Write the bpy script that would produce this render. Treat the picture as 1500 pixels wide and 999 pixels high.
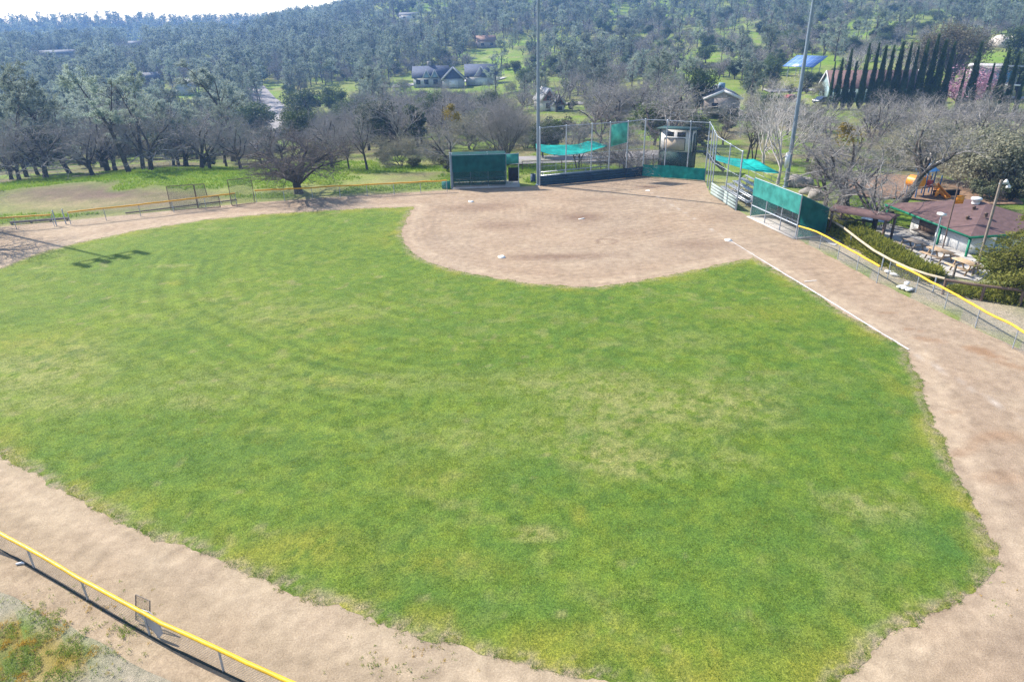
import bpy, math, random
import numpy as np
from mathutils import Matrix, Vector

# ------------------------------------------------------------------ scene
scene = bpy.context.scene
COL = scene.collection
for o in list(bpy.data.objects):
    bpy.data.objects.remove(o)
R = math.radians
RNG = np.random.default_rng(11)

# ------------------------------------------------------------------ camera (solved from the base diamond)
FPX, PITCH, ROLL, CAMH = 1014.35, R(24.884), R(-1.0486), 16.228
FW = np.array([0, math.cos(PITCH), -math.sin(PITCH)])
UP0 = np.array([0, math.sin(PITCH), math.cos(PITCH)])
RT0 = np.array([1.0, 0, 0])
RT = math.cos(ROLL) * RT0 + math.sin(ROLL) * UP0
UP = -math.sin(ROLL) * RT0 + math.cos(ROLL) * UP0
camd = bpy.data.cameras.new('camera')
cam = bpy.data.objects.new('camera', camd)
COL.objects.link(cam)
camd.sensor_width = 36.0
camd.sensor_fit = 'HORIZONTAL'
camd.lens = 36.0 * FPX / 1500.0
camd.clip_start = 0.1
camd.clip_end = 20000
m = Matrix.Identity(4)
for i in range(3):
    m[i][0], m[i][1], m[i][2] = RT[i], UP[i], -FW[i]
m[2][3] = CAMH
cam.matrix_world = m
scene.camera = cam

# ------------------------------------------------------------------ noise and terrain
def hash2(ix, iy, seed):
    h = (ix.astype(np.int64) * 374761393 + iy.astype(np.int64) * 668265263 + seed * 974634777) & 0xFFFFFFFF
    h = ((h ^ (h >> 13)) * 1274126177) & 0xFFFFFFFF
    h = h ^ (h >> 16)
    return (h & 0xFFFF) / 65535.0

def vnoise(x, y, seed=0):
    x = np.asarray(x, float); y = np.asarray(y, float)
    ix = np.floor(x); iy = np.floor(y)
    fx = x - ix; fy = y - iy
    fx = fx * fx * (3 - 2 * fx); fy = fy * fy * (3 - 2 * fy)
    a = hash2(ix, iy, seed); b = hash2(ix + 1, iy, seed)
    c = hash2(ix, iy + 1, seed); d = hash2(ix + 1, iy + 1, seed)
    return (a * (1 - fx) + b * fx) * (1 - fy) + (c * (1 - fx) + d * fx) * fy

def fbm(x, y, seed=0, octs=4):
    s = 0; a = 0.5; t = 0
    for k in range(octs):
        s = s + a * vnoise(np.asarray(x) * 2 ** k, np.asarray(y) * 2 ** k, seed + k * 17)
        t += a; a *= 0.5
    return s / t

AZ = np.array([-180, -60, -40, -28, -20, -14.5, -5, 5, 15, 25, 36, 60, 180.0])
DK = np.array([0, 60, 82, 95, 120, 160, 220, 300, 400, 500, 650, 760, 800, 850, 900, 960, 9000.0])
ZK = np.array([
    [0, 0, 0, -2, -4, -6, -6, -4, 0, 4, 8, 5, 0, 0, 0, 0, 0],
    [0, 0, 0, 0, -2, -6, -9, -8, -3, 3, 9, -2, 0, 10, 26, 10, 0],
    [0, 0, 0, 0, -2, -7, -11, -8, -2, 2, 3, -4, 0, 9, 18, 10, 0],
    [0, 0, 0, 0, -3, -7, -10, -7, -1, 3, 4, -3, 0, 9, 18, 10, 0],
    [0, 0, 0, -.5, -4, -7, -9.5, -6, 0, 4, 7, 1, 2, 9, 14, 10, 0],
    [0, 0, 0, -.5, -3.5, -6, -9, -5.5, 2, 9, 19, 18, 16, 18, 18, 10, 0],
    [0, 0, 0, -1, -2.2, -3.5, -6, -4, 7, 19, 46, 60, 60, 58, 50, 40, 0],
    [0, 0, 0, -1, -2, -3, -4, -1, 9, 21, 50, 66, 66, 62, 56, 40, 0],
    [0, 0, 0, -.8, -1.6, -2, -1, 2.5, 10, 21, 48, 66, 66, 62, 56, 40, 0],
    [0, 0, -.1, -1, -2, -3, -1, 3, 10, 20, 42, 64, 66, 62, 56, 40, 0],
    [0, 0, -.4, -1.5, -2.5, -4, -2.5, 2, 9, 19, 38, 60, 64, 60, 56, 40, 0],
    [0, 0, -.4, -2, -3, -4, -2, 2, 8, 16, 30, 46, 48, 46, 40, 20, 0],
    [0, 0, 0, -2, -4, -6, -6, -4, 0, 4, 8, 5, 0, 0, 0, 0, 0]], float)
DFINE = np.concatenate([np.linspace(0, 1000, 401), np.linspace(1010, 9000, 400)])
_zf = np.array([np.interp(DFINE, DK, row) for row in ZK])
# smooth each profile a little
_k = np.ones(9) / 9.0
for i in range(len(_zf)):
    pad = np.pad(_zf[i], 4, mode='edge')
    sm = np.convolve(pad, _k, mode='valid')
    w = np.clip((DFINE - 84) / 25, 0, 1)
    _zf[i] = _zf[i] * (1 - w) + sm * w

def terrain(x, y):
    x = np.asarray(x, float); y = np.asarray(y, float)
    D = np.hypot(x, y)
    a = np.degrees(np.arctan2(x, y))
    ia = np.clip(np.searchsorted(AZ, a) - 1, 0, len(AZ) - 2)
    t = (a - AZ[ia]) / (AZ[ia + 1] - AZ[ia])
    t = t * t * (3 - 2 * t)
    di = np.interp(D, DFINE, np.arange(len(DFINE)))
    d0 = np.clip(np.floor(di).astype(int), 0, len(DFINE) - 2)
    fd = di - d0
    z0 = _zf[ia, d0] * (1 - fd) + _zf[ia, d0 + 1] * fd
    z1 = _zf[ia + 1, d0] * (1 - fd) + _zf[ia + 1, d0 + 1] * fd
    z = z0 * (1 - t) + z1 * t
    amp = np.clip((D - 150) / 400, 0, 1) * 9.0
    z = z + amp * (fbm(x / 90, y / 90, 5, 3) - 0.5)
    amp2 = np.clip((D - 82) / 60, 0, 1) * 0.8
    z = z + amp2 * (fbm(x / 14, y / 14, 9, 2) - 0.5)
    return z

def ray(px, py):
    return FW + RT * (px - 750) / FPX + UP * (499.5 - py) / FPX

def spot(px, py, zoff=0.0):
    """world point where the sight line through a photo pixel meets the terrain"""
    d = ray(px, py)
    ts = np.concatenate([np.linspace(5, 200, 800), np.linspace(200, 3000, 4000)])
    P = np.array([0, 0, CAMH])[None] + d[None] * ts[:, None]
    below = P[:, 2] < terrain(P[:, 0], P[:, 1]) + zoff
    k = np.argmax(below)
    if not below[k]:
        k = len(ts) - 1
    lo, hi = ts[max(k - 1, 0)], ts[k]
    for _ in range(20):
        mid = (lo + hi) / 2
        p = np.array([0, 0, CAMH]) + d * mid
        if p[2] < float(terrain(p[0], p[1])) + zoff: hi = mid
        else: lo = mid
    p = np.array([0, 0, CAMH]) + d * hi
    return Vector((p[0], p[1], float(terrain(p[0], p[1]))))

def flat(px, py, z=0.0):
    d = ray(px, py); t = (z - CAMH) / d[2]
    return Vector((d[0] * t, d[1] * t, z))

def proj(p):
    v = np.array([p[0], p[1], p[2] - CAMH]); zz = v @ FW
    return 750 + FPX * (v @ RT) / zz, 499.5 - FPX * (v @ UP) / zz

# ------------------------------------------------------------------ tags
def tag(o, label=None, cat=None, group=None, kind=None):
    if label: o['label'] = label
    if cat: o['category'] = cat
    if group: o['group'] = group
    if kind: o['kind'] = kind
    return o

def empty(name, loc=(0, 0, 0), rz=0.0, label=None, cat=None, group=None):
    o = bpy.data.objects.new(name, None)
    COL.objects.link(o)
    o.empty_display_size = 0.3
    o.location = loc
    o.rotation_euler = (0, 0, rz)
    tag(o, label, cat, group)
    return o

def copy_thing(root, loc=None, rz=None, label=None, group=None, scale=None):
    r = root.copy(); COL.objects.link(r)
    if loc is not None: r.location = loc
    if rz is not None: r.rotation_euler = (0, 0, rz)
    if scale is not None: r.scale = scale
    if label: r['label'] = label
    if group: r['group'] = group
    for ch in list(root.children):
        c = ch.copy(); COL.objects.link(c); c.parent = r
        for g in list(ch.children):
            d = g.copy(); COL.objects.link(d); d.parent = c
    return r

# ------------------------------------------------------------------ mesh builder
def perp(d):
    d = d / (np.linalg.norm(d) + 1e-12)
    a = np.array([0, 0, 1.0]) if abs(d[2]) < 0.9 else np.array([1.0, 0, 0])
    u = np.cross(d, a); u /= np.linalg.norm(u)
    return u, np.cross(d, u)

class MB:
    def __init__(s):
        s.v = []; s.f = []; s.n = 0; s.uv = []
    def add(s, verts, faces, mi=0, uv=None):
        verts = np.asarray(verts, float).reshape(-1, 3)
        faces = np.asarray(faces, int)
        if faces.size == 0: return s
        s.v.append(verts); s.f.append((faces + s.n, mi)); s.n += len(verts)
        s.uv.append(np.zeros((len(verts), 2)) if uv is None else np.asarray(uv, float))
        return s
    def box(s, c, size, rz=0.0, mi=0, tilt=None):
        hx, hy, hz = [q / 2 for q in size]
        p = np.array([[x, y, z] for z in (-hz, hz) for x, y in ((-hx, -hy), (hx, -hy), (hx, hy), (-hx, hy))])
        if tilt is not None:
            p = p @ np.array(tilt.to_3x3()).T
        ca, sa = math.cos(rz), math.sin(rz)
        q = p.copy(); q[:, 0] = p[:, 0] * ca - p[:, 1] * sa; q[:, 1] = p[:, 0] * sa + p[:, 1] * ca
        q += np.array(c, float)
        return s.add(q, [[3, 2, 1, 0], [4, 5, 6, 7], [0, 1, 5, 4], [1, 2, 6, 5], [2, 3, 7, 6], [3, 0, 4, 7]], mi)
    def beam(s, a, b, w, h, mi=0):
        """rectangular bar from a to b, w across (horizontal), h high"""
        a = np.array(a, float); b = np.array(b, float); d = b - a; L = np.linalg.norm(d); d /= L
        side = np.cross(d, [0, 0, 1.0])
        if np.linalg.norm(side) < 1e-6: side = np.array([1.0, 0, 0])
        side /= np.linalg.norm(side); up = np.cross(side, d)
        p = []
        for e in (a, b):
            for sx, sz in ((-1, -1), (1, -1), (1, 1), (-1, 1)):
                p.append(e + side * sx * w / 2 + up * sz * h / 2)
        return s.add(p, [[0, 1, 2, 3], [7, 6, 5, 4], [0, 4, 5, 1], [1, 5, 6, 2], [2, 6, 7, 3], [3, 7, 4, 0]], mi)
    def tube(s, pts, rad, n=6, mi=0, cap=True):
        pts = np.asarray(pts, float); k = len(pts)
        rad = np.full(k, rad, float) if np.isscalar(rad) else np.asarray(rad, float)
        d = np.gradient(pts, axis=0)
        u, w = perp(d.mean(0))
        dn = d / (np.linalg.norm(d, axis=1)[:, None] + 1e-12)
        U = u[None] - dn * (dn @ u)[:, None]; U /= np.linalg.norm(U, axis=1)[:, None] + 1e-12
        W = np.cross(dn, U)
        ang = np.arange(n) * 2 * math.pi / n
        V = pts[:, None] + rad[:, None, None] * (np.cos(ang)[None, :, None] * U[:, None] + np.sin(ang)[None, :, None] * W[:, None])
        i = np.arange(k - 1)[:, None] * n; j = np.arange(n)[None]; j2 = (j + 1) % n
        F = np.stack([i + j, i + j2, i + n + j2, i + n + j], -1).reshape(-1, 4)
        s.add(V.reshape(-1, 3), F, mi)
        if cap and n > 3:
            s.add(V[0][::-1], [list(range(n))], mi)
            s.add(V[-1], [list(range(n))], mi)
        return s
    def cyl(s, a, b, r, r2=None, n=10, mi=0):
        return s.tube([a, b], [r, r if r2 is None else r2], n, mi)
    def prism(s, poly, z0, z1, mi=0):
        """vertical prism over an xy polygon (counter-clockwise)"""
        n = len(poly)
        v = [(x, y, z0) for x, y in poly] + [(x, y, z1) for x, y in poly]
        s.add(v, [list(range(n, 2 * n))], mi)
        s.add(v, [list(range(n))[::-1]], mi)
        s.add(v, [[i, (i + 1) % n, n + (i + 1) % n, n + i] for i in range(n)], mi)
        return s
    def quad(s, a, b, c, d, mi=0, uv=None):
        return s.add([a, b, c, d], [[0, 1, 2, 3]], mi, uv)
    def slab(s, corners, t, mi=0):
        """a thick panel: four corners and a thickness along the normal"""
        c = np.array(corners, float); nrm = np.cross(c[1] - c[0], c[3] - c[0]); nrm /= np.linalg.norm(nrm)
        v = np.vstack([c - nrm * t / 2, c + nrm * t / 2])
        return s.add(v, [[3, 2, 1, 0], [4, 5, 6, 7], [0, 1, 5, 4], [1, 2, 6, 5], [2, 3, 7, 6], [3, 0, 4, 7]], mi)
    def lathe(s, prof, n=12, c=(0, 0, 0), mi=0):
        a = np.arange(n) * 2 * math.pi / n; k = len(prof)
        V = np.array([[r * math.cos(t) + c[0], r * math.sin(t) + c[1], z + c[2]] for r, z in prof for t in a])
        F = [[i * n + j, i * n + (j + 1) % n, (i + 1) * n + (j + 1) % n, (i + 1) * n + j] for i in range(k - 1) for j in range(n)]
        return s.add(V, F, mi)
    def mesh(s, name, mats, smooth=False):
        me = bpy.data.meshes.new(name)
        V = np.vstack(s.v); me.vertices.add(len(V)); me.vertices.foreach_set('co', V.astype(np.float32).ravel())
        sizes = np.concatenate([np.full(len(f), f.shape[1]) for f, _ in s.f])
        loops = np.concatenate([f.ravel() for f, _ in s.f])
        mi = np.concatenate([np.full(len(f), k) for f, k in s.f])
        me.loops.add(len(loops)); me.loops.foreach_set('vertex_index', loops.astype(np.int32))
        me.polygons.add(len(sizes))
        me.polygons.foreach_set('loop_start', np.concatenate([[0], np.cumsum(sizes)[:-1]]).astype(np.int32))
        me.polygons.foreach_set('material_index', mi.astype(np.int32))
        if smooth: me.polygons.foreach_set('use_smooth', np.ones(len(sizes), bool))
        UVv = np.vstack(s.uv)
        if np.any(UVv):
            ul = me.uv_layers.new(name='UVMap')
            ul.data.foreach_set('uv', UVv[loops].astype(np.float32).ravel())
        for mt in (mats if isinstance(mats, (list, tuple)) else [mats]): me.materials.append(mt)
        me.update(calc_edges=True)
        me.validate()
        return me
    def build(s, name, mats, parent=None, smooth=False, loc=None):
        o = bpy.data.objects.new(name, s.mesh(name, mats, smooth))
        COL.objects.link(o)
        if parent is not None: o.parent = parent
        if loc is not None: o.location = loc
        return o

# ------------------------------------------------------------------ materials
class NT:
    def __init__(s, name):
        s.m = bpy.data.materials.new(name); s.m.use_nodes = True
        s.t = s.m.node_tree; s.t.nodes.clear()
        s.out = s.t.nodes.new('ShaderNodeOutputMaterial')
    def n(s, typ, ins=None, **kw):
        nd = s.t.nodes.new('ShaderNode' + typ)
        for k, v in kw.items(): setattr(nd, k, v)
        for k, v in (ins or {}).items():
            if isinstance(v, bpy.types.NodeSocket): s.t.links.new(v, nd.inputs[k])
            else: nd.inputs[k].default_value = v
        return nd
    def noise(s, vec, scale, detail=3, rough=0.55, dist=0.0):
        return s.n('TexNoise', {'Vector': vec, 'Scale': scale, 'Detail': detail, 'Roughness': rough, 'Distortion': dist}).outputs['Fac']
    def ramp(s, fac, stops):
        nd = s.n('ValToRGB', {'Fac': fac})
        e = nd.color_ramp.elements
        while len(e) < len(stops): e.new(0.5)
        for k, (p, c) in enumerate(stops):
            e[k].position = p; e[k].color = (*c, 1) if len(c) == 3 else c
        return nd.outputs['Color']
    def maprange(s, v, a, b, c, d):
        return s.n('MapRange', {'Value': v, 'From Min': a, 'From Max': b, 'To Min': c, 'To Max': d}).outputs['Result']
    def math(s, op, a, b=0.0, c=0.0):
        return s.n('Math', {0: a, 1: b, 2: c}, operation=op).outputs[0]
    def mix(s, f, a, b, mode='MIX'):
        nd = s.t.nodes.new('ShaderNodeMix'); nd.data_type = 'RGBA'; nd.blend_type = mode
        for k, v in ((0, f), (6, a), (7, b)):
            sock = nd.inputs[k]
            if isinstance(v, bpy.types.NodeSocket): s.t.links.new(v, sock)
            elif k == 0: sock.default_value = v
            else: sock.default_value = (*v, 1) if len(v) == 3 else v
        return nd.outputs[2]
    def obj(s): return s.n('TexCoord').outputs['Object']
    def geo(s): return s.n('NewGeometry').outputs['Position']
    def surf(s, sh): s.t.links.new(sh, s.out.inputs['Surface']); return s.m
    def pbr(s, color, rough=0.8, bump=None, bstr=0.4, bdist=0.02, metal=0.0, spec=0.3):
        ins = {'Base Color': color if isinstance(color, bpy.types.NodeSocket) else (*color, 1), 'Roughness': rough, 'Metallic': metal, 'Specular IOR Level': spec}
        nd = s.n('BsdfPrincipled', ins)
        if bump is not None:
            b = s.n('Bump', {'Height': bump, 'Strength': bstr, 'Distance': bdist})
            s.t.links.new(b.outputs[0], nd.inputs['Normal'])
        return nd.outputs[0]

def simple(name, c, rough=0.7, var=0.25, scale=3.0, metal=0.0, bump=0.15, spec=0.3, c2=None):
    """a worn surface: colour wanders, small dirt, light bump"""
    t = NT(name); p = t.obj()
    n1 = t.noise(p, scale, 4); n2 = t.noise(p, scale * 9, 3)
    dark = tuple(q * (1 - var) for q in c); lite = tuple(min(1, q * (1 + var * .7)) for q in c) if c2 is None else c2
    col = t.mix(t.maprange(n1, .3, .7, 0, 1), dark, lite)
    col = t.mix(0.3, col, t.ramp(n2, [(.3, (.55, .55, .55)), (.7, (1.2, 1.2, 1.2))]), 'MULTIPLY')
    rg = t.maprange(n2, .3, .7, max(0, rough - .12), min(1, rough + .1))
    return t.surf(t.pbr(col, rg, n2, bump, .01, metal, spec))

def leafmat(name, c1, c2, trans=0.35, scale=0.6, rnd=0.25, spec=0.2):
    """leaves: two tones in clumps, each tree a little different"""
    t = NT(name); p = t.geo()
    n1 = t.noise(p, scale, 3)
    col = t.mix(t.maprange(n1, .35, .65, 0, 1), c1, c2)
    rn = t.n('ObjectInfo').outputs['Random']
    hs = t.n('HueSaturation', {'Hue': t.maprange(rn, 0, 1, .5 - .03 * rnd * 4 / 2, .5 + .03 * rnd * 4 / 2), 'Saturation': t.maprange(rn, 0, 1, 1 + rnd * .8, 1 - rnd * .8), 'Value': t.maprange(t.math('FRACT', t.math('MULTIPLY', rn, 7.31)), 0, 1, 1 - rnd * 1.7, 1 + rnd * 1.2), 'Color': col})
    col = hs.outputs[0]
    d = t.n('BsdfPrincipled', {'Base Color': col, 'Roughness': .65, 'Specular IOR Level': spec}).outputs[0]
    tr = t.n('BsdfTranslucent', {'Color': col}).outputs[0]
    return t.surf(t.n('MixShader', {0: trans, 1: d, 2: tr}).outputs[0])

def fabric(name, c, see=0.12, trans=0.35):
    """woven shade cloth: some light comes through, some gaps"""
    t = NT(name); p = t.obj()
    n1 = t.noise(p, 1.2, 4); n2 = t.noise(p, 30, 2)
    col = t.mix(t.maprange(n1, .3, .7, 0, 1), tuple(q * .62 for q in c), tuple(min(1, q * 1.3) for q in c))
    b = t.n('Bump', {'Height': n1, 'Strength': .5, 'Distance': .08})
    d = t.n('BsdfPrincipled', {'Base Color': col, 'Roughness': .75, 'Normal': b.outputs[0], 'Specular IOR Level': .2}).outputs[0]
    tr = t.n('BsdfTranslucent', {'Color': col}).outputs[0]
    mx = t.n('MixShader', {0: trans, 1: d, 2: tr}).outputs[0]
    tp = t.n('BsdfTransparent').outputs[0]
    return t.surf(t.n('MixShader', {0: see, 1: mx, 2: tp}).outputs[0])

def chainlink(name, pitch=0.06, wire=0.1, c=(.36, .38, .39)):
    """woven wire diamonds over the UV, which is in metres"""
    t = NT(name)
    uv = t.n('TexCoord').outputs['UV']
    sp = t.n('SeparateXYZ', {0: uv})
    u, v = sp.outputs[0], sp.outputs[1]
    def wires(q):
        fr = t.math('FRACT', t.math('DIVIDE', q, pitch * 1.414))
        return t.math('LESS_THAN', fr, wire)
    a = wires(t.math('ADD', u, v)); b = wires(t.math('SUBTRACT', u, v))
    fac = t.math('MAXIMUM', a, b)
    d = t.n('BsdfPrincipled', {'Base Color': (*c, 1), 'Roughness': .5, 'Metallic': .6}).outputs[0]
    return t.surf(t.n('MixShader', {0: fac, 1: t.n('BsdfTransparent').outputs[0], 2: d}).outputs[0])

# ------------------------------------------------------------------ light: sky, sun, exposure
SUN_AZ = math.atan2(-0.865, 0.502)        # measured from +Y towards +X
SUN_EL = R(40)
w = bpy.data.worlds.new('World'); scene.world = w; w.use_nodes = True
wn = w.node_tree
bg = wn.nodes['Background']
sky = wn.nodes.new('ShaderNodeTexSky'); sky.sky_type = 'NISHITA'; sky.sun_disc = False
sky.sun_elevation = SUN_EL; sky.sun_rotation = SUN_AZ
sky.air_density = 1.0; sky.dust_density = 0.8; sky.ozone_density = 1.0
wn.links.new(sky.outputs[0], bg.inputs[0]); bg.inputs[1].default_value = 0.13
sd = bpy.data.lights.new('sun', 'SUN'); sd.energy = 5.0; sd.angle = R(0.53); sd.color = (1.0, 0.94, 0.85)
sun = bpy.data.objects.new('sun', sd); COL.objects.link(sun)
tosun = Vector((math.sin(SUN_AZ) * math.cos(SUN_EL), math.cos(SUN_AZ) * math.cos(SUN_EL), math.sin(SUN_EL)))
sun.rotation_euler = tosun.to_track_quat('Z', 'Y').to_euler()
sun.location = (-30, 20, 60)
vs = scene.view_settings
vs.view_transform = 'Standard'; vs.look = 'None'; vs.gamma = 1.0; vs.use_curve_mapping = False
vs.exposure = 1.02
scene.render.engine = 'CYCLES'
cy = scene.cycles
cy.use_denoising = True; cy.denoising_prefilter = 'NONE'; cy.denoising_input_passes = 'RGB_ALBEDO_NORMAL'
cy.max_bounces = 6; cy.transparent_max_bounces = 24; cy.diffuse_bounces = 3; cy.glossy_bounces = 2; cy.volume_bounces = 1
cy.transmission_bounces = 3
cy.sample_clamp_indirect = 6

# ------------------------------------------------------------------ sheets of ground
def wpoly(px_pts):
    return np.array([flat(*p)[:2] for p in px_pts])

def sdf(X, Y, poly):
    """signed distance to a polygon, negative inside"""
    d2 = np.full(X.shape, 1e18); inside = np.zeros(X.shape, bool)
    n = len(poly)
    for i in range(n):
        ax, ay = poly[i]; bx, by = poly[(i + 1) % n]
        ex, ey = bx - ax, by - ay
        wx, wy = X - ax, Y - ay
        t = np.clip((wx * ex + wy * ey) / (ex * ex + ey * ey + 1e-12), 0, 1)
        d2 = np.minimum(d2, (wx - ex * t) ** 2 + (wy - ey * t) ** 2)
        c = ((ay <= Y) & (by > Y)) | ((by <= Y) & (ay > Y))
        with np.errstate(divide='ignore', invalid='ignore'):
            xi = ax + (Y - ay) / (by - ay + 1e-18) * ex
        inside ^= c & (X < xi)
    d = np.sqrt(d2)
    return np.where(inside, -d, d)

def smooth_poly(P, n=8):
    """Catmull-Rom through the points"""
    out = []
    N = len(P)
    for i in range(N):
        p0, p1, p2, p3 = P[i - 1], P[i], P[(i + 1) % N], P[(i + 2) % N]
        for k in range(n):
            t = k / n
            out.append(.5 * ((2 * p1) + (-p0 + p2) * t + (2 * p0 - 5 * p1 + 4 * p2 - p3) * t * t + (-p0 + 3 * p1 - 3 * p2 + p3) * t ** 3))
    return np.array(out)

def sheet(name, poly, cell, zfun, mat, ragged, colour, kind='structure', dens_seed=3):
    """a ground sheet cut to a ragged outline (marching squares on its distance field)"""
    x0, y0 = poly.min(0) - 1; x1, y1 = poly.max(0) + 1
    xs = np.arange(x0, x1 + cell, cell); ys = np.arange(y0, y1 + cell, cell)
    X, Y = np.meshgrid(xs, ys)
    S = sdf(X, Y, poly) + ragged(X, Y)
    ny, nx = S.shape
    vid = -np.ones(S.shape, int)
    ins = S < 0
    vid[ins] = np.arange(ins.sum())
    V = [np.stack([X[ins], Y[ins]], 1)]; nv = int(ins.sum())
    c = ins[:-1, :-1].astype(int) + ins[:-1, 1:] + ins[1:, 1:] + ins[1:, :-1]
    jj, ii = np.where(c == 4)
    quads = np.stack([vid[jj, ii], vid[jj, ii + 1], vid[jj + 1, ii + 1], vid[jj + 1, ii]], 1)
    tris = []; extra = []; cache = {}
    def cross(a, b):
        nonlocal nv
        k = (a, b) if a < b else (b, a)
        if k in cache: return cache[k]
        sa, sb = S[a], S[b]; t = sa / (sa - sb)
        extra.append((X[a] + (X[b] - X[a]) * t, Y[a] + (Y[b] - Y[a]) * t))
        cache[k] = nv; nv += 1
        return cache[k]
    for j, i in zip(*np.where((c > 0) & (c < 4))):
        cs = [(j, i), (j, i + 1), (j + 1, i + 1), (j + 1, i)]
        pl = []
        for k in range(4):
            a, b = cs[k], cs[(k + 1) % 4]
            if ins[a]: pl.append(vid[a])
            if ins[a] != ins[b]: pl.append(cross(a, b))
        for k in range(1, len(pl) - 1): tris.append((pl[0], pl[k], pl[k + 1]))
    if extra: V.append(np.array(extra))
    V = np.vstack(V)
    D = sdf(V[:, 0], V[:, 1], poly) + ragged(V[:, 0], V[:, 1])
    Z = zfun(V[:, 0], V[:, 1], D)
    mb = MB(); mb.add(np.column_stack([V, Z]), quads)
    mb.f.append((np.array(tris, int), 0))
    o = mb.build(name, mat, smooth=True)
    tag(o, kind=kind)
    if colour is not None:
        C = colour(V[:, 0], V[:, 1], D)
        at = o.data.color_attributes.new('tint', 'FLOAT_COLOR', 'POINT')
        at.data.foreach_set('color', np.column_stack([C, np.ones(len(C))]).astype(np.float32).ravel())
    return o

def lerp(a, b, t):
    t = np.clip(t, 0, 1)[..., None]
    return a * (1 - t) + b * t

def blob(x, y, px, py, rx, ry=None, rot=0.0, sharp=1.0):
    c = flat(px, py); ry = rx if ry is None else ry
    dx, dy = x - c.x, y - c.y
    ca, sa = math.cos(rot), math.sin(rot)
    u = (dx * ca + dy * sa) / rx; v = (-dx * sa + dy * ca) / ry
    r = np.sqrt(u * u + v * v) + 0.5 * (fbm(x * .9 + px, y * .9 + py, 31, 4) - .5)
    return np.clip((1.15 - r) * sharp, 0, 1)

# ------- the mown lawn
LAWN_PX = [(-260, 470), (-120, 430), (0, 392), (60, 370), (130, 352), (200, 338), (300, 322), (400, 313), (500, 307), (606, 303),
           (598, 318), (590, 335), (588, 350), (602, 368), (625, 382), (660, 394), (700, 403), (760, 413), (830, 420), (880, 420),
           (930, 412), (980, 403), (1040, 391), (1104, 377), (1122, 387), (1160, 409), (1220, 448), (1280, 484), (1327, 512),
           (1340, 540), (1356, 585), (1378, 640), (1398, 690), (1420, 730), (1446, 775), (1468, 828), (1440, 852), (1380, 890),
           (1320, 922), (1270, 957), (1236, 992), (1180, 1035), (1080, 1048), (980, 1030), (900, 1004), (860, 996), (780, 977), (700, 957), (600, 926),
           (500, 896), (440, 871), (400, 856), (360, 838), (300, 815), (240, 795), (180, 765), (120, 735), (60, 703), (0, 668),
           (-140, 600), (-300, 530)]
LAWN = wpoly(LAWN_PX)
def lawn_rag(x, y):
    return 0.55 * (fbm(x * 1.1, y * 1.1, 2, 5) - .5) + 0.22 * (fbm(x * 5, y * 5, 8, 2) - .5)

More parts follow.
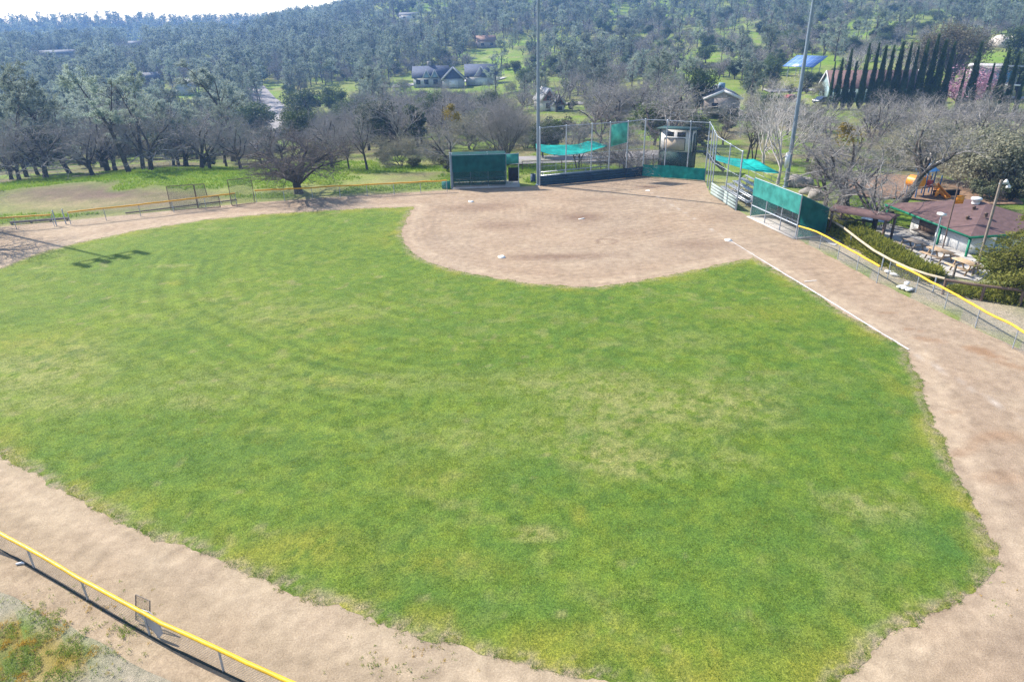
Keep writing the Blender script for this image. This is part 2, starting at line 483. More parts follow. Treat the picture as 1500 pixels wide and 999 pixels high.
def lawn_colour(x, y, D):
    base = np.array([.106, .174, .026]); yel = np.array([.158, .212, .029]); dry = np.array([.30, .285, .125]); deep = np.array([.066, .140, .026]); gold = np.array([.27, .25, .04])
    n6 = fbm(x / 6, y / 6, 41, 4); n2 = fbm(x / 1.8, y / 1.8, 43, 4); n1 = fbm(x / .5, y / .5, 47, 3)
    nf = fbm(x / .22, y / .22, 49, 2); left = np.clip((6 - x) / 30, 0, 1)
    C = np.tile(base, (len(x), 1))
    C = lerp(C, yel, (0.15 + .75 * left) * np.clip((n6 - .3) * 2.2, 0, 1))
    C = lerp(C, deep, np.clip((n6 * .5 + n2 * .5 - .46) * 4, 0, 1) * (.6 - .4 * left))
    C = lerp(C, deep, np.clip((n1 - .5) * 4, 0, 1) * (.5 - .3 * left)[:]); C = C * (.80 + .4 * nf)[:, None]
    C = lerp(C, yel * 1.05, np.clip((.48 - n1) * 4, 0, 1) * .5); C = lerp(C, dry, np.clip((fbm(x / .9, y / .9, 45, 4) - .56) * 5, 0, 1) * np.clip(n6 * 2 - .7, 0, 1) * .5)
    # mower turns: arcs about the infield
    cx, cy = 1.5, 57.0
    rr = np.hypot(x - cx, (y - cy) * .97) + 1.3 * (fbm(x / 9, y / 9, 3, 2) - .5)
    st = np.sin(rr * 2 * math.pi / 1.12 + 5 * (fbm(rr / 2.2, rr * 0, 59, 2) - .5))
    amp = np.clip((rr - 15) / 4, 0, 1) * np.clip((36 - rr) / 8, 0, 1) * np.clip((4 - x) / 10, 0, 1) * np.clip(fbm(x / 4, y / 4, 77, 3) * 3.2 - 1.0, 0, 1)
    C = C * (1 + .115 * st * amp)[:, None]
    C = lerp(C, yel, np.clip(st, 0, 1) * amp * .32)
    # straight passes in the middle of the outfield
    st2 = np.sin((x * .35 + y * .94) * 2 * math.pi / 2.1 + 2 * fbm(x / 7, y / 7, 13, 2))
    C = C * (1 + .05 * st2 * np.clip(fbm(x / 6, y / 6, 19, 2) * 2 - .6, 0, 1))[:, None]
    # thin yellowed patches
    for px, py, rx, ry, k, w_ in ((930, 600, 5.0, 3.6, .62, 0), (850, 560, 4, 2.2, .3, 0), (1080, 590, 3.2, 2.4, .55, 0), (880, 665, 1.8, 2.0, .75, 0), (950, 680, 2.0, 1.2, .6, 0),
                              (785, 782, 1.1, .5, .9, 0), (850, 755, .4, .7, .5, 1), (50, 540, 4.5, 3.6, .62, 0), (110, 590, 3, 1.0, .6, 0), (30, 500, 4, 2, .4, 1), (250, 390, 1.8, .5, .75, 0),
                              (255, 415, .8, .7, .6, 1), (505, 510, 1.1, .8, .55, 1), (480, 558, 1.2, .7, .5, 1), (460, 800, 2.2, 1.2, .55, 1), (560, 560, 4, 1.5, .35, 0),
                              (1000, 500, 3.5, 1.6, .3, 0), (1120, 460, 4, 1.4, .45, 1), (1290, 745, 1.8, 1.2, .6, 0), (1230, 740, 1.0, .8, .5, 0), (1080, 675, 1.4, 1.0, .45, 0), (1000, 970, 2.2, .9, .6, 1),
                              (700, 640, 5, 2.0, .3, 0), (330, 560, 5, 2, .3, 0), (750, 560, 4, 1.5, .25, 0), (420, 460, 6, 2.6, .3, 0), (640, 700, 3, 1.2, .3, 1), (1180, 560, 3, 1.4, .25, 0),
                              (560, 350, 3, 3, .35, 1), (480, 470, 3, 1.2, .3, 1), (290, 590, 2.5, .9, .45, 0), (640, 830, 2.5, .8, .5, 1), (880, 930, 2, .8, .5, 1)):
        b = np.clip(blob(x, y, px, py, rx * 1.1, ry * 1.1) * k * 1.25 * np.clip((n1 * .5 + nf * .5 - .33) * 4.2, 0, 1.1), 0, 1) * .72
        C = lerp(C, gold if w_ else dry, b)
    # lush corner and darker turf on the right
    for px, py, rx, ry, k in ((1400, 800, 2.2, 1.6, .9), (1280, 600, 5, 5, .35), (1150, 800, 5, 4, .35), (700, 890, 3, .7, .6), (620, 850, 2, .8, .5), (860, 640, 1, .8, .5), (330, 660, 5, 1.5, .45), (760, 700, 2.5, 1.2, .5), (200, 700, 3, 1.2, .4), (640, 480, 5, 1.5, .3)):
        C = lerp(C, deep * np.array([.95, 1.0, 1.15]), blob(x, y, px, py, rx, ry) * k)
    w1 = fbm(x / .55 + 40, y / .55, 123, 3); w2 = fbm(x / 5 + 9, y / 5, 125, 2)
    C = lerp(C, deep * .78, np.clip((w1 - .62) * 14, 0, 1) * np.clip(w2 * 3 - 1.0, 0, 1) * .5)
    w3 = fbm(x / .7 + 80, y / .7, 127, 3)
    C = lerp(C, np.array([.30, .25, .15]), np.clip((w3 - .72) * 12, 0, 1) * np.clip(2.0 - w2 * 3, 0, 1) * .35)
    # yellow and bare margins against the dirt
    e = np.clip(1 + D / .75, 0, 1); e2 = np.clip(1 + D / 1.9, 0, 1)
    C = lerp(C, gold, e2 * np.clip(fbm(x / 1.3, y / 1.3, 61, 3) * 3.2 - 1.35, 0, 1) * .75)
    C = lerp(C, dry * .9, e * np.clip(fbm(x / .7, y / .7, 67, 3) * 3 - 1.0, 0, 1) * .8)
    C = lerp(C, np.array([.275, .225, .175]), np.clip(1 + D / .55, 0, 1) ** .7 * np.clip((nf - .42) * 6, 0, 1) * .95)
    return C

t = NT('lawn_turf')
p = t.obj()
ti = t.n('Attribute', attribute_name='tint').outputs['Color']
nA = t.noise(p, 3.5, 4, .65); nB = t.noise(p, 16, 4, .7); nC = t.noise(p, 60, 2, .6)
pst = t.n('Mapping', {'Vector': p, 'Rotation': (0, 0, .5), 'Scale': (26, 7, 1)}).outputs[0]
nS = t.noise(pst, 1.0, 3, .7)
c = t.mix(1.0, ti, t.ramp(nB, [(.3, (.42, .48, .42)), (.5, (1, 1, 1)), (.7, (1.65, 1.52, 1.4))]), 'MULTIPLY')
c = t.mix(.85, c, t.ramp(nC, [(.32, (.4, .46, .36)), (.68, (1.65, 1.52, 1.5))]), 'MULTIPLY')
c = t.mix(.6, c, t.ramp(nS, [(.3, (.68, .72, .66)), (.7, (1.32, 1.26, 1.2))]), 'MULTIPLY')
c = t.mix(.4, c, t.ramp(nA, [(.3, (.75, .82, .8)), (.7, (1.25, 1.18, 1.0))]), 'MULTIPLY')
h = t.math('ADD', t.math('MULTIPLY', nB, .6), t.math('MULTIPLY', nC, .4))
M_TURF = t.surf(t.pbr(c, .85, h, .9, .06, 0, .12))
lawn = sheet('lawn', LAWN, 0.15, lambda x, y, D: .004 + .022 * np.clip(-D / .25, 0, 1) + .03 * (fbm(x * 1.5, y * 1.5, 5, 4) - .5) * np.clip(-D, 0, 1), M_TURF, lawn_rag, lawn_colour)

# ------- the dirt of infield and warning track
DIRT = np.array([(-70, 50), (-60, 57), (-43.2, 62.6), (-25.5, 69.3), (-6, 73.4), (1.2, 74.3), (3.3, 74.7), (14.8, 78.7), (21.3, 75.6), (20.2, 69.3), (21.0, 62.9), (21.4, 60.2), (22.9, 53.5),
                 (24.4, 43.3), (26.7, 33.4), (30, 20), (31, 6), (27, -3), (18, -2), (10, 3.9), (-10.2, 13.7), (-17.8, 17.5), (-30, 24.6), (-46, 34), (-60, 43)])
DIRT_RAG = lambda x, y: .25 * (fbm(x * 1.5, y * 1.5, 12, 4) - .5)
def dirt_colour(x, y, D):
    base = np.array([.318, .236, .164]); pale = np.array([.41, .325, .232]); red = np.array([.20, .138, .098]); grey = np.array([.292, .235, .178]); straw = np.array([.35, .285, .19])
    C = np.tile(base, (len(x), 1))
    n = fbm(x / 5, y / 5, 21, 4); n1 = fbm(x / 1.2, y / 1.2, 23, 4)
    C = lerp(C, grey, np.clip(n * 2 - .7, 0, 1) * .5)
    C = lerp(C, pale, np.clip(n1 * 2.4 - 1.0, 0, 1) * .45)
    dl = sdf(x, y, LAWN)
    # the outer warning track is paler and strawy
    tr = np.clip((40 - y) / 12, 0, 1) * np.clip((14 - x) / 6, 0, 1)
    C = lerp(C, straw, tr * .55 * np.clip(.4 + n1, 0, 1))
    C = lerp(C, pale, np.clip((-20 - x) / 10, 0, 1) * np.clip(.3 + n, 0, 1) * .5)
    C = lerp(C, pale * 1.05, np.clip(1 - np.abs(dl - .8) / .9, 0, 1) * .5 * np.clip(.3 + n1 * 1.2, 0, 1))
    C = lerp(C, red, np.clip(1 - np.abs(dl - 2.2) / 1.3, 0, 1) * .25 * np.clip(n1 * 2 - .5, 0, 1))
    # drag marks parallel to the grass, and along the track
    C = C * (.86 + .28 * fbm(x / .35, y / .35, 95, 2))[:, None]; C = C * (1 + .10 * np.sin(dl * 9 + 3 * fbm(x / 3, y / 3, 91, 2)) * np.clip(fbm(x / 4, y / 4, 93, 2) * 2 - .6, 0, 1))[:, None]
    for px, py, rx, ry, k in ((820, 376, 5.0, 1.0, .7), (740, 330, 3.6, 2.0, .5), (855, 318, 2.2, 1.6, .8), (850, 320, 5, 3, .3), (700, 305, 4, 1.8, .55), (1020, 358, 3.2, 1.6, .5), (950, 274, 2.0, .9, .75), (720, 300, 3, 1.6, .4), (930, 340, 3.5, 2, .25), (1060, 318, 2.6, 2.5, .3), (880, 292, 4, 1.2, .25)):
        C = lerp(C, red * np.array([.98, .96, .96]), blob(x, y, px, py, rx, ry) * min(1, k * 1.35) * np.clip(.45 + 1.1 * n1, 0, 1))
    wv = .5 * (fbm(x / 6, y / 6, 111, 2) - .5)
    for d0, s0, g0 in ((1.5, .16, .13), (2.95, .16, .13), (4.1, .12, .08)):
        C = C * (1 - g0 * np.exp(-((dl + wv - d0) / s0) ** 2) * np.clip(fbm(x / 3, y / 3, 113, 2) * 3 - 1, 0, 1) * np.clip((26 - y) / 8 + (x > 14) * (y < 50), 0, 1))[:, None]
    pf = fbm(x / .45, y / .45, 117, 2) * np.clip(fbm(x / 3.5, y / 3.5, 119, 2) * 3 - 1.2, 0, 1)
    C = C * (1 - .11 * np.clip((pf - .42) * 4, 0, 1))[:, None]
    # damp tracks by the third-base line
    wet = np.array([.27, .172, .105])
    for px, py, rx, ry, k, ro in ((1432, 512, .75, .5, .95, -.5), (1450, 520, .9, .35, .9, -.7), (1480, 535, 1.2, .3, .7, -.8), (1362, 498, .9, .28, .7, -.4), (1335, 483, .7, .14, .8, -.4), (1300, 458, .6, .2, .6, 0), (1475, 548, .8, .1, .7, 0), (1400, 605, .6, .2, .6, 0), (1445, 640, 1.2, .35, .5, .4), (1415, 660, 1.0, .3, .5, .4), (1460, 700, 1.2, .5, .4, 0), (1480, 640, .8, .5, .5, 0)):
        C = lerp(C, wet, blob(x, y, px, py, rx, ry, ro, 1.6) * k)
    # a scuffed ring between second and third, the lime spilt along the foul line
    c = flat(888, 354); r = np.hypot(x - c.x, y - c.y)
    C = lerp(C, red, np.clip(1 - np.abs(r - .75) / .22, 0, 1) * .9)
    a = flat(949, 279); b = flat(1330, 512); e = np.array([b.x - a.x, b.y - a.y]); L = np.linalg.norm(e); e /= L
    tt = (x - a.x) * e[0] + (y - a.y) * e[1]; dd = np.abs(-(x - a.x) * e[1] + (y - a.y) * e[0])
    lime = np.clip(1 - dd / .16, 0, 1) * (tt > 1.2) * (tt < L + 12) * np.clip(fbm(x * 2, y * 2, 88, 3) * 2.6 - .8, 0, 1)
    C = lerp(C, np.array([.55, .50, .45]), lime * .5)
    return C
t = NT('field_dirt')
p = t.obj()
ti = t.n('Attribute', attribute_name='tint').outputs['Color']
nA = t.noise(p, 2.2, 5, .65); nB = t.noise(p, 18, 4, .65); nC = t.noise(p, 70, 2, .6)
vor = t.n('TexVoronoi', {'Vector': p, 'Scale': 9.0, 'Randomness': 1.0}).outputs['Distance']
speck = t.math('LESS_THAN', vor, .09)
c = t.mix(.7, ti, t.ramp(nA, [(.3, (.72, .70, .68)), (.7, (1.22, 1.22, 1.22))]), 'MULTIPLY')
c = t.mix(.7, c, t.ramp(nB, [(.3, (.7, .68, .66)), (.7, (1.25, 1.25, 1.25))]), 'MULTIPLY')
c = t.mix(.5, c, t.ramp(nC, [(.3, (.55, .54, .53)), (.7, (1.45, 1.45, 1.45))]), 'MULTIPLY')
c = t.mix(t.math('MULTIPLY', speck, t.maprange(nA, .45, .6, 0, .55)), c, (.2, .16, .1))
h = t.math('ADD', t.math('MULTIPLY', nA, .5), t.math('ADD', t.math('MULTIPLY', nB, .35), t.math('MULTIPLY', nC, .25)))
M_DIRT = t.surf(t.pbr(c, .95, h, .8, .05, 0, .08))
sheet('infield_dirt', DIRT, 0.3, lambda x, y, D: -.034 * np.clip(1 + D / 1.2, 0, 1), M_DIRT, DIRT_RAG, dirt_colour)

# ------- the whole ground, out to the far ridge
azs = np.radians(np.concatenate([np.linspace(-180, -52, 44)[:-1], np.linspace(-52, 52, 420), np.linspace(52, 180, 44)[1:]]))
rs = np.concatenate([[0.5], np.geomspace(2.0, 60, 60), np.linspace(61, 140, 130), np.geomspace(141, 780, 190), np.linspace(790, 990, 40)])
A, RR = np.meshgrid(azs, rs)
gx = RR * np.sin(A); gy = RR * np.cos(A)
gz = terrain(gx, gy) - .035
nr, na = gx.shape
V = np.stack([gx, gy, gz], -1).reshape(-1, 3)
i = np.arange(nr - 1)[:, None] * na; j = np.arange(na - 1)[None]
F = np.stack([i + j, i + na + j, i + na + j + 1, i + j + 1], -1).reshape(-1, 4)
mb = MB(); mb.add(V, F); mb.add([[0, 0, -.035]] + [list(q) for q in V[:na]], [[0, k + 1, k + 2] for k in range(na - 1)])
def ground_colour(x, y):
    D = np.hypot(x, y)
    lush = np.array([.155, .245, .026]); olive = np.array([.18, .19, .055]); straw = np.array([.37, .30, .17]); brown = np.array([.165, .118, .092]); shade = np.array([.08, .125, .03])
    n = fbm(x / 25, y / 25, 51, 4); n1 = fbm(x / 5, y / 5, 53, 4); nn = fbm(x / 1.3, y / 1.3, 55, 3)
    C = np.tile(lush, (len(x), 1))
    C = lerp(C, olive, np.clip(n * 2.6 - .95, 0, 1) * .9)
    C = lerp(C, straw, np.clip(n1 * 2.6 - 1.25, 0, 1) * .65)
    C = lerp(C, shade, np.clip(n1 * 2 - 1.1, 0, 1) * .4 * (D > 150))
    C = lerp(C, shade, np.clip(nn * 3 - 1.4, 0, 1) * .5 * (D < 150))
    # bare knoll beyond the left fence, yellow-green rim
    for px, py, rx, ry, k, cc in ((150, 285, 13, 10, 1.0, brown), (70, 280, 9, 6, .8, brown), (270, 290, 6, 4, .6, brown), (230, 300, 7, 2.5, .7, brown), (110, 300, 14, 4, .5, straw), (185, 274, 2.2, 2.5, .9, lush), (560, 262, 6, 4, .75, straw), (610, 255, 5, 5, .7, brown), (640, 235, 3, 2.5, .6, brown), (330, 293, 5, 1.2, .6, straw),
                                  (480, 262, 12, 2.5, .6, lush * 1.05), (600, 242, 10, 4, .9, lush * 1.1), (330, 262, 14, 7, .75, lush * 1.1), (400, 245, 14, 9, .6, lush), (840, 247, 5, 2.0, .8, lush), (1320, 318, 5, 3.5, .9, lush * 1.0), (1180, 285, 4, 4, .4, straw), (1060, 243, 3, 6, .8, lush)):
        C = lerp(C, cc, blob(x, y, px, py, rx, ry) * k)
    C = lerp(C, np.array([.20, .165, .10]) * (.7 + .6 * nn)[:, None], np.clip((D - 86) / 8, 0, 1) * np.clip((172 - D) / 30, 0, 1) * np.clip((np.degrees(np.arctan2(x, y)) + 4) / 4, 0, 1) * np.clip(.35 + (n1 - .45) * 4, 0.1, .85))
    C = lerp(C, np.array([.15, .125, .08]) * (.7 + .6 * nn)[:, None], np.clip((D - 98) / 10, 0, 1) * np.clip((200 - D) / 40, 0, 1) * (x < -6) * np.clip(.4 + (n1 - .45) * 4, 0.2, .85))
    # trodden ground round the ball field and inside the picnic area
    dd = sdf(x, y, DIRT)
    near = np.clip((D < 95) * (1 - dd / 1.6), 0, 1) * (x < 0)
    C = lerp(C, straw * 1.1, near * (.25 + .75 * np.clip(n1 * 2 - .4, 0, 1)))
    bl = np.clip((44 - y) / 8, 0, 1) * (x < 12)
    sand = np.array([.345, .305, .235])
    C = lerp(C, sand * (0.85 + .3 * n1)[:, None], bl)
    for px, py, rx, ry in ((60, 945, 1.9, .9), (20, 925, 1.2, 1.0), (100, 970, 1.2, .7), (15, 985, 1.5, .8), (178, 925, .35, .25)):
        b = blob(x, y, px, py, rx, ry) * np.clip(nn * 3.2 - .8, 0, 1)
        C = lerp(C, np.where((nn > .6)[:, None], np.array([.24, .19, .05]), np.array([.13, .19, .04])), b)
    pic = np.clip((x - 20) / 3, 0, 1) * np.clip((48 - dd * 0 - 0 * y) / 1, 0, 1) * (y < 72) * (y > 5) * (dd > 0)
    C = lerp(C, np.array([.36, .30, .245]) * (0.85 + .3 * nn)[:, None], pic * np.clip((34 - (x - (y - 40) * -.25)) / 4, 0, 1) * .9)
    return C
g = mb.build('ground', None, smooth=True)
g.data.materials.clear()
at = g.data.color_attributes.new('tint', 'FLOAT_COLOR', 'POINT')
vv = np.vstack(mb.v)
C = ground_colour(vv[:, 0], vv[:, 1])
at.data.foreach_set('color', np.column_stack([C, np.ones(len(C))]).astype(np.float32).ravel())
t = NT('hill_ground')
p = t.obj()
ti = t.n('Attribute', attribute_name='tint').outputs['Color']
nA = t.noise(p, .5, 5, .65); nB = t.noise(p, 4.5, 5, .7); nC = t.noise(p, 30, 3, .7)
c = t.mix(.8, ti, t.ramp(nA, [(.3, (.7, .78, .7)), (.7, (1.25, 1.2, 1.2))]), 'MULTIPLY')
c = t.mix(.8, c, t.ramp(nB, [(.3, (.62, .66, .62)), (.7, (1.32, 1.28, 1.25))]), 'MULTIPLY')
c = t.mix(.7, c, t.ramp(nC, [(.3, (.6, .62, .6)), (.7, (1.4, 1.36, 1.35))]), 'MULTIPLY')
h = t.math('ADD', t.math('MULTIPLY', nB, .5), t.math('MULTIPLY', nC, .5))
M_GROUND = t.surf(t.pbr(c, .92, h, .9, .12, 0, .1))
g.data.materials.append(M_GROUND)
tag(g, kind='structure')

# ------- roads, parking and paving draped on the terrain
M_ASPH = simple('worn_asphalt', (.27, .25, .245), .9, .2, .4, spec=.2)
M_CONC = simple('old_concrete', (.42, .40, .375), .9, .2, .8, spec=.2)
M_BARK = simple('bark_mulch', (.26, .165, .105), .95, .35, 2.0, bump=.5)
def drape(name, mat, pts, width, lift=.05, step=2.0):
    P = np.array(pts, float)
    seg = np.hypot(*np.diff(P, axis=0).T); s = np.concatenate([[0], np.cumsum(seg)])
    n = max(3, int(s[-1] / step)); q = np.linspace(0, s[-1], n)
    x = np.interp(q, s, P[:, 0]); y = np.interp(q, s, P[:, 1])
    for _ in range(3):
        x[1:-1] = (x[:-2] + 2 * x[1:-1] + x[2:]) / 4; y[1:-1] = (y[:-2] + 2 * y[1:-1] + y[2:]) / 4
    tx, ty = np.gradient(x), np.gradient(y); l = np.hypot(tx, ty); nx_, ny_ = -ty / l, tx / l
    cols = np.linspace(-.5, .5, 5)
    X = x[:, None] + nx_[:, None] * cols * width; Y = y[:, None] + ny_[:, None] * cols * width
    Z = terrain(X, Y) + lift
    k = 5; V = np.stack([X, Y, Z], -1).reshape(-1, 3)
    i = np.arange(n - 1)[:, None] * k; j = np.arange(k - 1)[None]
    F = np.stack([i + j, i + j + 1, i + k + j + 1, i + k + j], -1).reshape(-1, 4)
    return tag(MB().add(V, F).build(name, mat), kind='structure')
S2 = lambda *a: tuple(spot(*a)[:2])
drape('road', M_ASPH, [S2(372, 128), S2(386, 146), S2(400, 158), S2(404, 172), S2(398, 188), S2(380, 205), S2(350, 222)], 7.5, .3, 4)
drape('parking_lot', M_ASPH, [S2(700, 239), S2(780, 236), S2(850, 233), S2(930, 229), S2(1000, 226)], 8.0, .12)
drape('back_road', M_ASPH, [S2(830, 152), S2(880, 152), S2(940, 153), S2(1010, 154), S2(1060, 157)], 6.0, .25, 3)
drape('driveway', M_CONC, [S2(1120, 134), S2(1190, 132), S2(1260, 137), S2(1350, 139), S2(1430, 141), S2(1520, 146)], 4.5, .25, 3)
drape('terrace_drive', M_CONC, [S2(575, 128), S2(620, 124), S2(660, 119), S2(700, 118), S2(735, 117)], 7.0, .3, 3)
def patch(name, mat, poly, z=.012, cell=.5):
    return sheet(name, np.array(poly, float), cell, lambda x, y, D: terrain(x, y) + z, mat, lambda x, y: .25 * (fbm(x, y, 71, 3) - .5), None)
patch('playground_mulch', M_BARK, [S2(1225, 275), S2(1240, 262), S2(1300, 256), S2(1380, 262), S2(1470, 280), S2(1500, 300), S2(1420, 300), S2(1330, 292), S2(1270, 290)], .08)

# ------------------------------------------------------------------ trees
M_BARK_DARK = simple('dark_bark', (.085, .072, .062), .95, .35, 2.5, bump=.6, spec=.1)
M_BARK_GREY = simple('grey_bark', (.17, .15, .135), .95, .3, 2.5, bump=.6, spec=.1)
M_BARK_PALE = simple('pale_bark', (.40, .37, .345), .9, .3, 2.0, bump=.4, spec=.1)
M_TWIG = simple('grey_twigs', (.29, .27, .25), .95, .25, .5, bump=0, spec=.05)
M_TWIG_BROWN = simple('brown_twigs', (.23, .195, .175), .95, .25, .5, bump=0, spec=.05)
M_TWIG_PALE = simple('pale_twigs', (.50, .455, .42), .95, .2, .5, bump=0, spec=.05)
M_TWIG_OLIVE = simple('olive_twigs', (.30, .28, .205), .95, .25, .5, bump=0, spec=.05)
M_PINE = leafmat('grey_pine_needles', (.20, .245, .20), (.30, .35, .275), .5, .35)
M_OAK = leafmat('evergreen_oak_leaves', (.05, .08, .032), (.105, .145, .055), .35, .5)
M_SCRUB = leafmat('scrub_leaves', (.085, .10, .05), (.17, .17, .09), .35, .6)
M_CYP = leafmat('cypress_leaves', (.045, .085, .034), (.09, .14, .052), .5, .8, .12)
M_CEDAR = leafmat('cedar_leaves', (.12, .135, .028), (.22, .22, .05), .45, .9, .05)
M_JUNI = leafmat('juniper_leaves', (.15, .175, .03), (.30, .30, .055), .5, 1.6, .05)
M_BLOSSOM = leafmat('pink_blossom', (.38, .18, .27), (.56, .34, .42), .35, .6, .05)
M_WILLOW = leafmat('olive_grey_leaves', (.20, .205, .135), (.32, .31, .22), .45, .5, .1)
M_EUC = leafmat('brown_green_leaves', (.11, .11, .065), (.20, .165, .11), .4, .5, .1)
M_MIST = leafmat('mistletoe_leaves', (.16, .13, .02), (.30, .22, .03), .45, 1.5, .05)

def bend(rng, p, d, L, n, wob, up=0.0):
    """a crooked line: n segments wandering from p along d"""
    pts = [np.array(p, float)]; d = np.array(d, float); d /= np.linalg.norm(d)
    for _ in range(n):
        d = d + rng.normal(0, wob, 3) + np.array([0, 0, up]); d /= np.linalg.norm(d)
        pts.append(pts[-1] + d * L / n)
    return np.array(pts), d

def around(rng, d, ang):
    u, w = perp(d); a = rng.uniform(0, 2 * math.pi)
    return d * math.cos(ang) + (u * math.cos(a) + w * math.sin(a)) * math.sin(ang)

def slivers(mb, P, Dv, L, W, rng, mi=0):
    """thin triangles (twigs or needles) starting at P along Dv"""
    n = len(P)
    Dn = Dv / (np.linalg.norm(Dv, axis=1)[:, None] + 1e-9)
    s = np.cross(Dn, rng.normal(0, 1, (n, 3))); s /= np.linalg.norm(s, axis=1)[:, None] + 1e-9
    L = np.broadcast_to(L, (n,))[:, None]; W = np.broadcast_to(W, (n,))[:, None]
    V = np.stack([P - s * W / 2, P + s * W / 2, P + Dn * L], 1).reshape(-1, 3)
    mb.add(V, np.arange(3 * n).reshape(-1, 3), mi)

def leafquads(mb, P, N, size, rng, mi=0, stretch=1.6):
    n = len(P)
    N = N + rng.normal(0, .55, (n, 3)); N /= np.linalg.norm(N, axis=1)[:, None] + 1e-9
    u = np.cross(N, rng.normal(0, 1, (n, 3))); u /= np.linalg.norm(u, axis=1)[:, None] + 1e-9
    v = np.cross(N, u)
    s = (np.broadcast_to(size, (n,)) * rng.uniform(.6, 1.3, n))[:, None]
    V = np.stack([P - u * s * stretch / 2, P - v * s / 2, P + u * s * stretch / 2, P + v * s / 2], 1).reshape(-1, 3)
    mb.add(V, np.arange(4 * n).reshape(-1, 4), mi)

def bare_tree(seed, h=10.0, spread=1.0, trunks=1, trunk_h=.2, up=.06, levels=(5, 5, 5, 4), tw=3.2, vase=False, crook=.2, twl=.6, rad=.03, lean=(0, 0), twist=.022, limb_a=(28, 72)):
    """leafless tree; returns (wood mesh builder, twig mesh builder)"""
    rng = np.random.default_rng(seed)
    wood, crown = MB(), MB()
    TP, TD = [], []
    def limb(p, d, L, r, lev):
        n = (7, 6, 5, 3, 2)[lev]
        pts, de = bend(rng, p, d, L, n, crook * (1, 1, 1.1, 1.2, 1.2)[lev], up * (1 if lev < 2 else .4))
        rr = np.linspace(r, r * (.45 if lev < 3 else .3), len(pts))
        sides = (7, 6, 4, 3, 3)[lev]
        (wood if lev < 2 else crown).tube(pts, rr, sides, 0, cap=False)
        if lev >= 4:
            k = int(tw + rng.random())
            for q in range(k):
                t_ = rng.uniform(.15, 1)
                i = min(int(t_ * n), n - 1); f = t_ * n - i
                TP.append(pts[i] * (1 - f) + pts[i + 1] * f)
                TD.append(around(rng, (pts[i + 1] - pts[i]) / (np.linalg.norm(pts[i + 1] - pts[i]) + 1e-9), rng.uniform(.3, 1.1)))
            TP.append(pts[-1]); TD.append(de)
            return
        nb = levels[lev + 0] if lev < len(levels) else 3
        for k in range(nb):
            t_ = .28 + .72 * (k + rng.random()) / nb
            t_ = min(t_, 1.0)
            i = min(int(t_ * n), n - 1); f = t_ * n - i
            q = pts[i] * (1 - f) + pts[i + 1] * f
            dd = (pts[i + 1] - pts[i]); dd /= np.linalg.norm(dd)
            ang = rng.uniform(.45, 1.1) * (.75 if vase else 1.0)
            nd = around(rng, dd, ang)
            if nd[2] < -.25: nd[2] *= .3
            limb(q, nd, L * rng.uniform(.42, .66), rr[i] * rng.uniform(.5, .7), lev + 1)
    for tk in range(trunks):
        th = trunk_h * h * rng.uniform(.85, 1.15)
        a = 2 * math.pi * (tk + rng.random() * .5) / trunks
        d0 = np.array([lean[0], lean[1], 1.0])
        if trunks > 1: d0 = d0 + np.array([math.cos(a), math.sin(a), 0]) * rng.uniform(.15, .42)
        p0 = np.array([math.cos(a), math.sin(a), 0]) * (.25 if trunks > 1 else 0)
        p0[2] = -.25
        pts, de = bend(rng, p0, d0, th + .25, 6, .06)
        r0 = rad * h * (1 if trunks == 1 else .68)
        rr = r0 * np.array([1.5, 1.12, 1, .95, .9, .88, .9]); wood.tube(pts, rr, 9, 0, cap=False)
        nl = levels[0] + 1
        for k in range(nl):
            az = 2 * math.pi * (k + rng.uniform(-.3, .3)) / nl
            inc = R(rng.uniform(*limb_a)) * spread
            if k == 0: inc *= .25
            d = np.array([math.sin(inc) * math.cos(az), math.sin(inc) * math.sin(az), math.cos(inc)]) + .5 * np.array([lean[0], lean[1], 0])
            i = 6 if k < nl - 2 else rng.integers(4, 6)
            L = (h - th) * rng.uniform(.55, .78) * (.82 + .18 * math.cos(inc))
            limb(pts[i], d, L, r0 * rng.uniform(.45, .68), 1 if levels[0] < 5 else 1)
    TP = np.array(TP); TD = np.array(TD)
    L = twl * rng.uniform(.4, 1.3, len(TP))
    slivers(crown, TP, TD, L, twist, rng)
    # side twiglets half-way along
    sel = rng.random(len(TP)) < .75
    P2 = TP[sel] + TD[sel] * (L[sel] * .5)[:, None]
    slivers(crown, P2, TD[sel] + rng.normal(0, .7, (sel.sum(), 3)), L[sel] * .6, twist * .8, rng)
    return wood, crown

